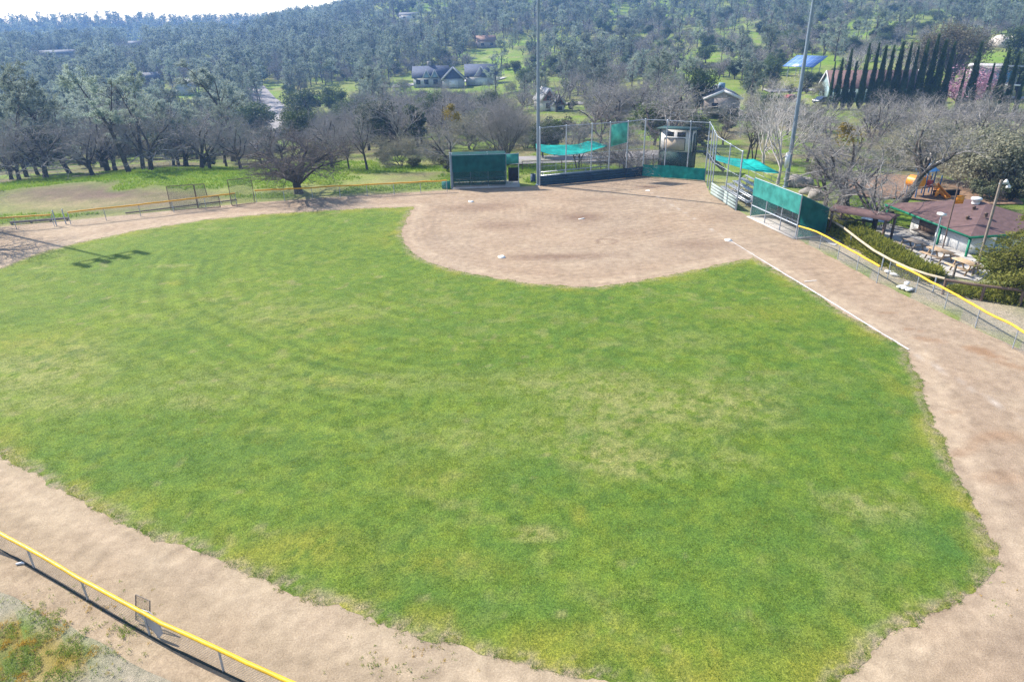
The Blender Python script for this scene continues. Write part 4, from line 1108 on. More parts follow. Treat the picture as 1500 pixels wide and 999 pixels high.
# thin out overlaps
grid = {}; keep = []
for c in cand:
    D, x, y, z, kd, h, px, py = c
    rmin = h * (.15 if kd == 'pine' else .26 if kd != 'scrub' else .4)
    gk = (int(x // 6), int(y // 6))
    if any((x - q[1]) ** 2 + (y - q[2]) ** 2 < (rmin + q[5] * .17) ** 2 for i in (-1, 0, 1) for j in (-1, 0, 1) for q in grid.get((gk[0] + i, gk[1] + j), ())): continue
    grid.setdefault(gk, []).append(c); keep.append(c)
# how much of each crown nearer trees leave visible
cov = np.zeros((340, 560))
for (q, D, h) in HERO:
    if D > 1: pass
indiv, mass = [], []
cnt = dict.fromkeys(KINDS, 0)
hq = sorted([(D, q[0], q[1], h) for q, D, h in HERO])
hi = 0
def stamp(px, py, D, h, wide, w):
    hp = h * FPX / D; wp = wide * hp
    x0, x1 = int((px - wp / 2 + 30) / 2.8), int((px + wp / 2 + 30) / 2.8) + 1
    y0, y1 = int((py - hp / 2 + 60) / 2), int((py + hp / 2 + 60) / 2) + 1
    x0, y0 = max(x0, 0), max(y0, 0)
    a = cov[y0:y1, x0:x1]
    vis = float((1 - a).mean()) if a.size else 0
    cov[y0:y1, x0:x1] = a + (1 - a) * w
    return vis
for c in keep:
    D, x, y, z, kd, h, px, py = c
    while hi < len(hq) and hq[hi][0] < D:
        stamp(hq[hi][1], hq[hi][2], hq[hi][0], hq[hi][3], .8, .55); hi += 1
    pxm, pym = proj((x, y, z + h * .55))
    vis = stamp(pxm, pym, D, h, .5 if kd == 'pine' else 1.4 if kd == 'scrub' else .95, .5)
    inframe = 6 < pxm < 1494 and pym > 5 and pym < 260
    if inframe and vis > .17 and cnt[kd] < 250 and D < 560:
        cnt[kd] += 1; indiv.append(c)
    else: mass.append(c)
LAND = [('the house with blue-grey gables', 655, 108), ('the red-gabled house', 805, 148), ('the grey stucco house', 1055, 138), ('the solar carport', 1175, 96), ('the winding road', 402, 160), ('the long low far house', 88, 84), ('the white-gabled cottage', 274, 133), ('the orange-roofed house', 712, 63),
        ('the pale rooftop on the slope', 600, 26), ('the left light pole', 789, 60), ('the right light pole', 1185, 40), ('the huge brown-green tree', 1400, 50), ('the boulders', 1470, 66), ('the tall broad pine', 335, 120), ('the leaning pine', 60, 150), ('the big lone oak', 438, 215), ('the crooked oak', 960, 160), ('the grey far rooftop', 200, 68), ('the maroon-roofed long house', 1290, 118)]
DESC = dict(bare_oak='grey leafless oak', brown_oak='brown leafless oak', pine='blue-green pine', live_oak='dark evergreen oak', scrub='low olive bush', pale='pale leafless tree', olive='low bushy leafless tree')
NAME = dict(bare_oak='bare_oak', brown_oak='brown_oak', pine='hill_pine', live_oak='live_oak', scrub='hill_bush', pale='white_tree', olive='bushy_tree')
CATG = dict(bare_oak='tree', brown_oak='tree', pine='tree', live_oak='tree', scrub='bush', pale='tree', olive='tree')
buckets = {}
for c in indiv:
    D, x, y, z, kd, h, px, py = c
    q = proj((x, y, z + h * .5))
    li = min(range(len(LAND)), key=lambda i: ((q[0] - LAND[i][1]) / 1.3) ** 2 + (q[1] - LAND[i][2]) ** 2)
    dx, dy = q[0] - LAND[li][1], q[1] - LAND[li][2]
    dr = ('right of' if dx > 0 else 'left of') if abs(dx) > 1.6 * abs(dy) else ('up-slope from' if dy < 0 else 'below')
    buckets.setdefault((kd, li, dr), []).append((math.hypot(dx, dy), c))
FIRST = {}
rngf = np.random.default_rng(9)
for (kd, li, dr), lst in buckets.items():
    lst.sort(key=lambda q: q[0])
    for k, (_, c) in enumerate(lst):
        D, x, y, z, _, h, px, py = c
        me, H = FAR[kd][rngf.integers(len(FAR[kd]))]
        o = bpy.data.objects.new(NAME[kd], me); COL.objects.link(o)
        s = h / H; o.location = (x, y, z); o.rotation_euler = (0, 0, rngf.uniform(0, 6.28)); o.scale = (s * rngf.uniform(.9, 1.15), s * rngf.uniform(.9, 1.15), s)
        wh = 'nearest' if k == 0 else ORD[k] + ' nearest'
        tag(o, f'{DESC[kd]} on the hillside, {wh} {dr} {LAND[li][0]}', CATG[kd], {'pine': 'pines on the hillside', 'scrub': 'bushes on the hillside'}.get(kd, 'oaks on the hillside' if kd != 'pale' else 'white trees on the hillside'))
        FIRST.setdefault(me.name, o)
print('TREES individual', cnt, 'mass', len(mass))
# the rest reads as one wood: one object, trees set on points
pts = np.array([c[1:4] for c in mass])
me = bpy.data.meshes.new('far_woods'); me.vertices.add(len(pts)); me.vertices.foreach_set('co', pts.astype(np.float32).ravel())
fl = [(kd, k) for kd in KINDS for k in range(len(FAR[kd])) if FAR[kd][k][0].name in FIRST]
va = []; sc = []
for c in mass:
    opts = [i for i, (kd, k) in enumerate(fl) if kd == c[4]] or [0]
    i = opts[rngf.integers(len(opts))]; va.append(i); sc.append(c[5] / FAR[fl[i][0]][fl[i][1]][1])
a_ = me.attributes.new('variant', 'INT', 'POINT'); a_.data.foreach_set('value', np.array(va, np.int32))
a_ = me.attributes.new('size', 'FLOAT', 'POINT'); a_.data.foreach_set('value', np.array(sc, np.float32))
a_ = me.attributes.new('turn', 'FLOAT_VECTOR', 'POINT'); a_.data.foreach_set('vector', np.column_stack([np.zeros(len(pts)), np.zeros(len(pts)), rngf.uniform(0, 6.28, len(pts))]).astype(np.float32).ravel())
fw = bpy.data.objects.new('far_woods', me); COL.objects.link(fw)
tag(fw, 'mixed wood of pines and oaks covering the far hillside', 'woodland', kind='stuff')
ng = bpy.data.node_groups.new('far_woods', 'GeometryNodeTree')
ng.interface.new_socket('Geometry', in_out='INPUT', socket_type='NodeSocketGeometry'); ng.interface.new_socket('Geometry', in_out='OUTPUT', socket_type='NodeSocketGeometry')
gi = ng.nodes.new('NodeGroupInput'); go = ng.nodes.new('NodeGroupOutput'); jn = ng.nodes.new('GeometryNodeJoinGeometry')
def named(nm, ty):
    nd = ng.nodes.new('GeometryNodeInputNamedAttribute'); nd.data_type = ty; nd.inputs['Name'].default_value = nm
    return nd.outputs['Attribute']
nv, nsz, ntn = named('variant', 'INT'), named('size', 'FLOAT'), named('turn', 'FLOAT_VECTOR')
for i, (kd, k) in enumerate(fl):
    oi = ng.nodes.new('GeometryNodeObjectInfo'); oi.transform_space = 'ORIGINAL'; oi.inputs['Object'].default_value = FIRST[FAR[kd][k][0].name]; oi.inputs['As Instance'].default_value = True
    cp = ng.nodes.new('FunctionNodeCompare'); cp.data_type = 'INT'; cp.operation = 'EQUAL'; ng.links.new(nv, cp.inputs[2]); cp.inputs[3].default_value = i
    ip = ng.nodes.new('GeometryNodeInstanceOnPoints')
    ng.links.new(gi.outputs[0], ip.inputs['Points']); ng.links.new(cp.outputs[0], ip.inputs['Selection']); ng.links.new(oi.outputs['Geometry'], ip.inputs['Instance'])
    ng.links.new(ntn, ip.inputs['Rotation']); ng.links.new(nsz, ip.inputs['Scale'])
    ng.links.new(ip.outputs[0], jn.inputs[0])
ng.links.new(jn.outputs[0], go.inputs[0])
md = fw.modifiers.new('woods', 'NODES'); md.node_group = ng

# ------------------------------------------------------------------ ball field: materials
M_YEL = simple('yellow_plastic', (.78, .45, .012), .5, .26, 1.2, bump=.05, spec=.4)
M_ORG = simple('faded_yellow_plastic', (.72, .36, .02), .55, .14, 1.5, bump=.05, spec=.4)
M_GALV = simple('galvanised_steel', (.40, .44, .49), .5, .18, 4, metal=.5, bump=.03)
M_ALU = simple('aluminium_plank', (.46, .47, .48), .42, .12, 3, metal=.6, bump=.03)
M_LINK = chainlink('chain_link', .06, .13)
M_LINKB = chainlink('backstop_link', .06, .06, (.26, .28, .30))
M_LINKF = chainlink('chain_link_far', .075, .085)
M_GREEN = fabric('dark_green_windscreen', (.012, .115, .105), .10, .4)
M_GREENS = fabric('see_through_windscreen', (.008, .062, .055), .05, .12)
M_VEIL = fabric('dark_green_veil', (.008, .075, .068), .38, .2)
M_TEAL = fabric('faded_teal_windscreen', (.055, .31, .27), .06, .35)
M_TURQ = fabric('turquoise_shade_cloth', (.012, .46, .41), .02, .4)
M_MINT = fabric('mint_screen', (.12, .44, .36), .05, .4)
M_NAVY = simple('dark_teal_boards', (.022, .055, .085), .8, .25, 1.5)
M_PALEB = simple('pale_grey_green_boards', (.30, .36, .34), .8, .2, 1.5)
M_BLACK = simple('black_fabric', (.012, .012, .014), .8, .3, 2)
M_WHITE = simple('white_paint', (.72, .71, .69), .7, .12, 1.2)
M_CHALK = simple('white_chalk', (.62, .59, .56), .95, .18, 2.5, bump=.3, spec=.05)
M_RUB = simple('white_rubber', (.78, .76, .72), .6, .15, 6)
M_SIDING = simple('pale_siding', (.47, .46, .46), .75, .16, .8)
M_TAN = simple('tan_shutter', (.50, .40, .30), .75, .12, 2)
M_CREAM = simple('off_white_siding', (.74, .71, .68), .75, .12, 1.5)
M_DKG = simple('dark_green_paint', (.012, .055, .05), .7, .25, 2)
M_TRIM = simple('bright_green_trim', (.012, .19, .105), .6, .18, 2)
M_GLASS = simple('dark_window_glass', (.02, .025, .035), .15, .2, 1, bump=0, spec=.5)
M_WOODG = simple('weathered_wood', (.235, .195, .16), .9, .28, 5, bump=.3)
M_WOODT = simple('tan_picnic_wood', (.46, .32, .19), .85, .2, 5, bump=.25)
M_LOG = simple('peeled_log', (.44, .37, .26), .85, .22, 3, bump=.3)
M_BRN = simple('brown_pipe', (.15, .10, .075), .75, .25, 3)
M_ROOF = simple('maroon_shingles', (.135, .082, .077), .9, .22, 2.5, bump=.5)
M_ROOFG = simple('grey_shingles', (.15, .155, .17), .9, .2, 2, bump=.4)
M_ROOFB = simple('blue_grey_shingles', (.075, .09, .135), .85, .2, 1, bump=.3)
M_ROOFO = simple('clay_tiles', (.23, .145, .11), .85, .2, 2, bump=.4)
M_STUC = simple('grey_tan_stucco', (.36, .30, .27), .9, .14, 1)
M_TEALW = simple('grey_teal_siding', (.24, .33, .34), .85, .14, 1)
M_REDW = simple('red_shingle_wall', (.30, .105, .085), .85, .2, 1)
M_ORANGE = simple('orange_plastic', (.78, .27, .012), .45, .12, 2, bump=.02, spec=.4)
M_BLUEP = simple('blue_plastic', (.025, .12, .30), .45, .15, 2, bump=.02, spec=.4)
M_REDP = simple('red_plastic', (.42, .035, .03), .45, .15, 2, bump=.02, spec=.4)
M_ROCK = simple('granite_rock', (.31, .28, .25), .95, .3, 1.2, bump=.7)
M_ROCKL = simple('pale_granite_rock', (.58, .50, .43), .95, .2, 1.0, bump=.5)
M_STEELP = simple('painted_light_pole', (.20, .25, .30), .5, .15, 1, metal=.3)
M_LAMP = simple('lamp_housing', (.30, .31, .32), .4, .15, 3, metal=.4)
M_SIGN = simple('white_sign_face', (.78, .80, .82), .5, .06, 2)
M_CONCL = simple('pale_concrete', (.40, .365, .33), .92, .16, .9)

def wall_uv(mb, a, b, z0, z1, mi=0, top=None):
    """a vertical sheet from a to b with its UV in metres (top: end height if it slopes)"""
    a = np.array(a[:2], float); b = np.array(b[:2], float); L = np.hypot(*(b - a))
    z1b = z1 if top is None else top
    mb.quad((a[0], a[1], z0), (b[0], b[1], z0), (b[0], b[1], z1b), (a[0], a[1], z1), mi, [(0, z0), (L, z0), (L, z1b), (0, z1)])

def V2(p): return np.array([p[0], p[1]], float)

def cap_fence(label, pts, h, gap, capmat, capr=.06, seed=0, cap_span=None, link=None, postr=.03, dirt_rail=True):
    """low chain-link fence with a plastic cap; parts: chain_link, cap, posts"""
    rng = np.random.default_rng(seed)
    P = np.array([V2(p) for p in pts]); o = P[0]
    e = empty('outfield_fence', (o[0], o[1], 0), 0, label, 'fence', 'low field fences with yellow caps')
    Q = P - o
    s = np.concatenate([[0], np.cumsum(np.hypot(*np.diff(Q, axis=0).T))]); T = s[-1]
    def pt(t): return np.array([np.interp(t, s, Q[:, 0]), np.interp(t, s, Q[:, 1])])
    mb = MB(); n = max(1, int(T / 3)); q = np.linspace(0, T, n + 1)
    for i in range(n):
        a, b = pt(q[i]), pt(q[i + 1])
        mb.quad((*a, .02), (*b, .02), (*b, h), (*a, h), 0, [(q[i], 0), (q[i + 1], 0), (q[i + 1], h), (q[i], h)])
    mb.build('chain_link', link or M_LINKF, e)
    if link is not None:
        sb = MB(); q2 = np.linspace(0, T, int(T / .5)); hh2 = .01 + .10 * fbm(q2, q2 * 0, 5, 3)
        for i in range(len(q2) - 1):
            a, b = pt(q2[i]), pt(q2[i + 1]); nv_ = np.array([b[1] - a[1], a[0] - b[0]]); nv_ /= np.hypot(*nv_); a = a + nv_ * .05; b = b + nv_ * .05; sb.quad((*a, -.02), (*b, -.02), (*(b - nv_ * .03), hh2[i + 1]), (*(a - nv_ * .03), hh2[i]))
        sb.build('mesh_shadow_strip', simple('dark_mesh_shadow', (.02, .035, .035), .9, .3, 3), e)  # added dark strip: netting and mesh shadow along the fence foot, as one colour
    k = int(round(T / gap))
    for i in range(k + 1):
        a = pt(min(T, i * T / k)); lean = rng.normal(0, .012, 2)
        MB().tube([(a[0], a[1], -.1), (a[0] + lean[0], a[1] + lean[1], h + .02)], postr, 8).build('post', M_GALV, e)
    t0, t1 = cap_span or (0, T)
    m_ = max(6, int((t1 - t0) / .35)); tt = np.linspace(t0, t1, m_)
    C = np.array([[*pt(t), h + .02] for t in tt])
    w_ = fbm(tt / 1.3, tt * 0 + seed, 7, 3) - .5
    C[:, 2] += .10 * w_
    MB().tube(C, capr, 10).build('cap', capmat, e, smooth=True)
    return e

def F(px, py): return V2(flat(px, py))
nearpts = [F(0, 803) + np.array([-26, 9]), F(0, 803) + np.array([-12, 5.0]), F(0, 803), F(66, 841), F(153, 893), F(250, 947), F(360, 999)]
dv = nearpts[-1] - nearpts[-2]; dv /= np.hypot(*dv)
nearpts += [nearpts[-1] + dv * 6, nearpts[-1] + dv * 14]
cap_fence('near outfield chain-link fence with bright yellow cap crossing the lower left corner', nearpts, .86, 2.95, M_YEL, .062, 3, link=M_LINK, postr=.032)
cap_fence('short fence with faded orange-yellow cap at the far left, ending beside grey gate posts', [F(0, 338) + np.array([-14, -9]), F(0, 338), F(33, 336), F(80, 332)], 1.08, 3.0, M_ORG, .07, 4)
cap_fence('long chain-link fence with orange-yellow cap below the bare brown knoll', [F(104, 329), F(150, 324), F(193, 319), F(237, 314), F(300, 306), F(347, 300)], 1.1, 2.9, M_ORG, .07, 5)
cap_fence('chain-link fence with orange-yellow cap in front of the big lone oak', [F(376, 297), F(460, 292), F(560, 286), F(655, 281)], 1.15, 2.9, M_ORG, .07, 6)
cap_fence('chain-link fence with yellow cap between right dugout and the juniper hedge', [F(1167, 351), F(1193, 360), F(1215, 372), F(1249, 392), F(1284, 414)], 1.08, 2.6, M_YEL, .065, 7)
cap_fence('chain-link fence with yellow cap running to the right picture edge past white bags', [F(1300, 407), F(1341, 428), F(1382, 451), F(1425, 477), F(1476, 505), F(1540, 545)], 1.1, 2.7, M_YEL, .065, 8, cap_span=(.6, 40))
# gate gap on the left: two taller grey posts
for px, py, lab in ((83, 331, 'grey steel gate post at the end of the short left fence'), (97, 329, 'grey steel gate post at the start of the long left fence')):
    a = F(px, py); e = MB().tube([(0, 0, -.1), (0, 0, 1.35)], .05, 8).lathe([(.06, 1.35), (.05, 1.4), (.0, 1.42)], 8).build('gate_post', M_GALV, None, loc=(a[0], a[1], 0))
    tag(e, lab, 'post', 'gate posts in the left fence')
a, b = F(5, 333), F(96, 325)
e = empty('timber_rail', (a[0], a[1], 0), 0, 'low weathered timber rail lying along the foot of the far left fence', 'rail')
mb = MB(); d = b - a
mb.tube([(0, 1.0, .16), (d[0] * .5, d[1] * .5 + .9, .14), (d[0], d[1] + .6, .17)], .12, 8); mb.build('log', M_WOODG, e, smooth=True)
for t_ in (.02, .35, .68, .97): MB().tube([(d[0] * t_, d[1] * t_ + 1 - .4 * t_, -.1), (d[0] * t_, d[1] * t_ + 1 - .4 * t_, .09)], .1, 7).build('support', M_WOODG, e)
a, b = F(180, 316), F(345, 296)
e = empty('timber_rail', (a[0], a[1], 0), 0, 'dark pipe lying along the foot of the long left fence', 'rail')
d = b - a; MB().tube([(0, .5, .1), (d[0] * .3, d[1] * .3 + .45, .1), (d[0] * .6, d[1] * .6 + .5, .11), (d[0], d[1] + .5, .1)], .07, 7).build('log', M_BRN, e, smooth=True)

# ------------------------------------------------------------------ practice screens
def screen(label, a, b, h, pl=None, back=.5, lean=.05):
    a, b = np.array(a), np.array(b); d = b - a
    e = empty('batting_screen', (a[0], a[1], 0), 0, label, 'screen', 'practice screens by the left fence')
    L = np.hypot(*d); u = d / L; nn = np.array([-u[1], u[0]])
    def P3(s_, z): q = u * s_ + nn * lean * z; return (q[0], q[1], z + .03)
    outline = pl or [(0, 0), (L, 0), (L, h), (0, h)]
    mb = MB()
    for i in range(len(outline)):
        mb.tube([P3(*outline[i]), P3(*outline[(i + 1) % len(outline)])], .032, 7)
    mb.build('frame', M_BRN if 'dark' in label else M_GALV, e)
    mb = MB(); mb.add([P3(*q) for q in outline], [list(range(len(outline)))], 0, [q for q in outline]); mb.build('net', M_LINKD, e)
    for s_ in (0, L):
        q = u * s_; MB().tube([P3(s_, h * .45), (q[0] + nn[0] * back * 2, q[1] + nn[1] * back * 2, .03)], .025, 6).build('brace', M_GALV, e)
    return e
M_LINKD = chainlink('dark_netting', .05, .16, (.08, .09, .09))
screen('wide dark-netted batting screen standing over the left fence, leftmost of three', F(251, 309), F(290, 306), 2.3)
L_ = np.hypot(*(F(323, 304) - F(291, 306)))
screen('dark stepped L-shaped pitching screen with green net, middle of three', F(291, 306), F(323, 304), 2.3, [(0, 0), (L_, 0), (L_, 1.05), (L_ * .5, 1.05), (L_ * .45, 2.3), (0, 2.3)])
screen('dark square batting screen leaning in the fence gap, rightmost of three', F(340, 302), F(374, 298), 2.5)

# broken panel by the near fence
a = F(213, 928)
e = empty('fallen_sign', (a[0], a[1], 0), 0, 'torn grey plastic panel with small wire frame leaning on the near yellow fence', 'panel')
mb = MB(); u = dv; nn = np.array([-u[1], u[0]])
def P3(s_, o_, z): q = u * s_ + nn * o_; return (q[0], q[1], z)
pts = [P3(-.5, .12, .74), P3(.22, .16, .8), P3(.6, .12, .58), P3(.72, .05, .25), P3(.55, .02, .05), P3(.05, .1, .35)]
mb.add(pts + [(x + nn[0] * .03, y + nn[1] * .03, z) for x, y, z in pts], [[0, 1, 2, 3, 4, 5], [11, 10, 9, 8, 7, 6]]); mb.add(pts + [(x + nn[0] * .03, y + nn[1] * .03, z) for x, y, z in pts], [[i, i + 6, (i + 1) % 6 + 6, (i + 1) % 6] for i in range(6)])
mb.build('sheet', M_PLAS if 'M_PLAS' in globals() else simple('grey_plastic_sheet', (.36, .37, .40), .5, .12, 2), e)
mb = MB(); fr = [P3(-.62, .2, .1), P3(-.02, .2, .1), P3(-.02, .42, .9), P3(-.62, .42, .9)]
for i in range(4): mb.tube([fr[i], fr[(i + 1) % 4]], .018, 6)
mb.build('frame', M_WOODG, e)
MB().add(fr, [[0, 1, 2, 3]], 0, [(0, 0), (.85, 0), (.85, 1.2), (0, 1.2)]).build('net', M_LINKD, e)
a = F(24, 827)
tag(MB().tube([(0, 0, .03), (.15, .05, .04), (.27, .03, .03)], [.035, .045, .025], 8).build('white_bottle', M_WHITE, None, True, (a[0], a[1], 0)), 'small white plastic bottle lying on sand outside the near fence', 'litter')

# ------------------------------------------------------------------ bases and lines
def base(px, py, rz, label):
    p = flat(px, py); mb = MB(); s = .23
    v = [(-s, -s, 0), (s, -s, 0), (s, s, 0), (-s, s, 0)] + [(x * .88, y * .88, .09) for x, y in ((-s, -s), (s, -s), (s, s), (-s, s))]
    mb.add(v, [[4, 5, 6, 7], [0, 1, 5, 4], [1, 2, 6, 5], [2, 3, 7, 6], [3, 0, 4, 7]])
    o = mb.build('base_bag', M_RUB, None, False, (p.x, p.y, .003)); o.rotation_euler = (0, 0, rz)
    tag(o, label, 'base', 'white base bags')
BR = math.atan2(-3.63, -18.2)
base(690, 296, BR, 'white first base bag on the dirt in front of the left dugout')
base(735, 377, BR + .2, 'white second base bag on the dirt nearest the outfield grass')
base(1067, 352.5, BR, 'white third base bag where the bright foul line starts')
p = flat(949, 279.5); mb = MB(); s = .22
mb.prism([(-s, -s), (s, -s), (s, .05), (0, s * 1.3), (-s, .05)], 0, .02)
o = mb.build('home_plate', M_RUB, None, False, (p.x, p.y, .003)); o.rotation_euler = (0, 0, -.7); tag(o, 'dusty white home plate in front of the green backstop fabric', 'home plate')
p = flat(852, 321); o = MB().box((0, 0, .02), (.61, .15, .04)).build('pitching_plate', M_RUB, None, False, (p.x, p.y, .002)); o.rotation_euler = (0, 0, .5); tag(o, 'white pitching rubber in the worn patch at mid infield', 'pitching plate')
# chalk: third-base foul line, a ragged strip
a, b = F(1071, 354), F(1331, 512.5); d = b - a; L = np.hypot(*d); u = d / L; nn = np.array([-u[1], u[0]])
t_ = np.linspace(0, L, 400)
def strip(name, a, u, nn, t_, wd, mat, z=.03, seed=1):
    w1 = wd * (.45 + .9 * fbm(t_ / .7, t_ * 0, seed, 4)); w2 = wd * (.45 + .9 * fbm(t_ / .7, t_ * 0 + 9, seed, 4)); off = .06 * (fbm(t_ / 3, t_ * 0, seed + 5, 2) - .5)
    P = a + u * t_[:, None]
    A = P + nn * (off + w1)[:, None]; B = P + nn * (off - w2)[:, None]
    V = np.vstack([np.column_stack([A, np.full(len(t_), z)]), np.column_stack([B, np.full(len(t_), z)])]); n = len(t_)
    return MB().add(V, [[i, i + n, i + n + 1, i + 1] for i in range(n - 1)]).build(name, mat)
tag(strip('foul_line', a, u, nn, t_, np.interp(t_, [0, 4, 10, L], [.035, .045, .07, .06]), M_CHALK), kind='structure')
c_ = F(1178, 413); tag(strip('foul_line', c_, nn, u, np.linspace(0, .9, 20), .05, M_CHALK, .031, 3), kind='structure')

# ------------------------------------------------------------------ backstop
WL = [F(791, 272.5), F(828.5, 269.5), F(865, 266), F(891, 263.5), F(916.5, 260.8), F(941, 258)]
CN = [WL[-1], F(972, 260.3), F(1005, 262.7), F(1032, 264.7)]
WR = [F(1032, 264.7), F(1036, 272), F(1039, 278), F(1042, 284), F(1061, 296.5), F(1078, 308)]
o = WL[-1]
bs = empty('backstop', (o[0], o[1], 0), 0, 'tall three-sided chain-link backstop around home plate with dark boards and green fabric', 'backstop')
def loc(p): return (p[0] - o[0], p[1] - o[1])
HT = 6.05
hr = [6.05, 5.9, 5.75, 5.6, 5.4, 5.25]
hl = [6.0, 6.05, 6.05, 6.05, 6.05, 6.1]
for pts, hs, nm in ((WL, hl, 'left'), (CN, [6.1, 6.1, 6.05, 6.05], 'centre'), (WR, hr, 'right')):
    mb = MB(); rl = MB(); s_ = 0
    for i in range(len(pts) - 1):
        a, b = loc(pts[i]), loc(pts[i + 1]); L = math.hypot(b[0] - a[0], b[1] - a[1])
        mb.quad((*a, .05), (*b, .05), (*b, hs[i + 1]), (*a, hs[i]), 0, [(s_, 0), (s_ + L, 0), (s_ + L, hs[i + 1]), (s_, hs[i])]); s_ += L
        rl.tube([(*a, hs[i]), (*b, hs[i + 1])], .035, 7)
        if nm != 'centre': rl.tube([(*a, 3.05), (*b, 3.05)], .02, 6)
    mb.build('chain_link', M_LINKB, bs); rl.build('top_rail', M_GALV, bs)
    for k, (p, h_) in enumerate(zip(pts, hs)):
        if nm != 'left' and k == 0: continue
        q = loc(p); MB().tube([(*q, -.1), (*q, h_ + .06)], .075 if k in (0, len(pts) - 1) else .06, 8).lathe([(.08, h_ + .05), (.05, h_ + .11), (0, h_ + .12)], 8, (*q, 0)).build('post', M_GALV, bs)
for i in range(len(WL) - 1):
    a, b = loc(WL[i]), loc(WL[i + 1]); mb = MB()
    nrm = np.array([-(b[1] - a[1]), b[0] - a[0]]); nrm = nrm / np.hypot(*nrm) * -.09
    for r in range(4): mb.beam((a[0] + nrm[0], a[1] + nrm[1], .14 + .27 * r), (b[0] + nrm[0], b[1] + nrm[1], .14 + .27 * r), .04, .258)
    mb.build('board_panel', M_NAVY, bs)
for i in range(3, len(WR) - 1):
    a, b = loc(WR[i]), loc(WR[i + 1]); mb = MB()
    nrm = np.array([-(b[1] - a[1]), b[0] - a[0]]); nrm = nrm / np.hypot(*nrm) * -.09
    for r in range(4): mb.beam((a[0] + nrm[0], a[1] + nrm[1], .14 + .29 * r), (b[0] + nrm[0], b[1] + nrm[1], .14 + .29 * r), .04, .278)
    mb.build('board_panel', M_PALEB, bs)
# rumpled green fabric along the centre
a, b = np.array(loc(CN[0])), np.array(loc(CN[-1])); L = np.hypot(*(b - a)); u = (b - a) / L; nn = np.array([u[1], -u[0]])
U, Z = np.meshgrid(np.linspace(0, L, 90), np.linspace(.03, 1.32, 12))
dsp = .10 + .14 * (fbm(U / .5, Z / 1.4, 15, 3) - .3)
zz = Z + .07 * (Z / 1.3) * (fbm(U / .9, U * 0, 17, 2) - .5) * 2
V = np.stack([a[0] + u[0] * U + nn[0] * dsp, a[1] + u[1] * U + nn[1] * dsp, zz], -1).reshape(-1, 3)
i = np.arange(11)[:, None] * 90; j = np.arange(89)[None]
MB().add(V, np.stack([i + j, i + j + 1, i + 90 + j + 1, i + 90 + j], -1).reshape(-1, 4)).build('fabric_skirt', M_FABG if 'M_FABG' in globals() else fabric('sea_green_fabric', (.02, .26, .22), .0, .3), bs, smooth=True)
# the square mint panel high on the left wing
a, b = np.array(loc(F(892, 263.4))), np.array(loc(F(915, 261)))
nn = np.array([(b - a)[1], -(b - a)[0]]); nn /= np.hypot(*nn)
a2, b2 = a + nn * .07, b + nn * .07
mb = MB(); mb.slab([(*a2, 3.55), (*b2, 3.85), (*b2, 6.02), (*a2, 5.85)], .015); pn = mb.build('screen_panel', M_MINT, bs)
mb = MB(); mb.tube([(*a2, 3.55), (*b2, 3.85)], .02, 6); mb.tube([(*a2, 5.85), (*b2, 6.02)], .02, 6); mb.build('hem', M_GALV, pn)

# shade sails
def at3(px, py, D):
    d = ray(px, py); q = d * (D / math.hypot(d[0], d[1])); return np.array([q[0], q[1], CAMH + q[2]])
def sail(label, near, far, nD, fD, sag):
    near, far = np.array(near, float), np.array(far, float); nu, nv = 28, 10; G = np.zeros((nv, nu, 3))
    for j in range(nu):
        t_ = j / (nu - 1)
        def on(pl): s = np.linspace(0, 1, len(pl)); return np.interp(t_, s, pl[:, 0]), np.interp(t_, s, pl[:, 1])
        A = at3(*on(near), np.interp(t_, [0, 1], nD)); B = at3(*on(far), np.interp(t_, [0, 1], fD))
        for i in range(nv):
            s = i / (nv - 1); G[i, j] = A * (1 - s) + B * s
            G[i, j, 2] -= sag * 4 * s * (1 - s) * (.6 + .4 * math.sin(math.pi * t_)) - .12 * (fbm(t_ * 7, s * 3, 3, 3) - .5)
    c0 = G.reshape(-1, 3).mean(0); V = G.reshape(-1, 3) - c0
    i = np.arange(nv - 1)[:, None] * nu; j = np.arange(nu - 1)[None]
    o = MB().add(V, np.stack([i + j, i + j + 1, i + nu + j + 1, i + nu + j], -1).reshape(-1, 4)).build('shade_sail', M_TURQ, None, True, tuple(c0))
    so = o.modifiers.new('cloth', 'SOLIDIFY'); so.thickness = .012
    return tag(o, label, 'shade sail', 'turquoise shade sails')
sail('turquoise shade sail sagging behind the left backstop wing', [(786, 220), (803, 226), (822, 228.5), (848, 226.5), (870, 220), (889, 214)], [(785, 211), (803, 213), (825, 213), (848, 211.5), (866, 206), (889, 213)], (77.0, 80.5), (82, 82), .15)
sail('turquoise shade sail stretched over the right bleachers', [(1049, 235), (1068, 241), (1086, 247), (1106, 251), (1124, 252.5), (1141, 254)], [(1048, 227), (1066, 231), (1086, 233.5), (1104, 233), (1122, 242), (1141, 252.5)], (70.5, 66.0), (75, 68.5), .1)

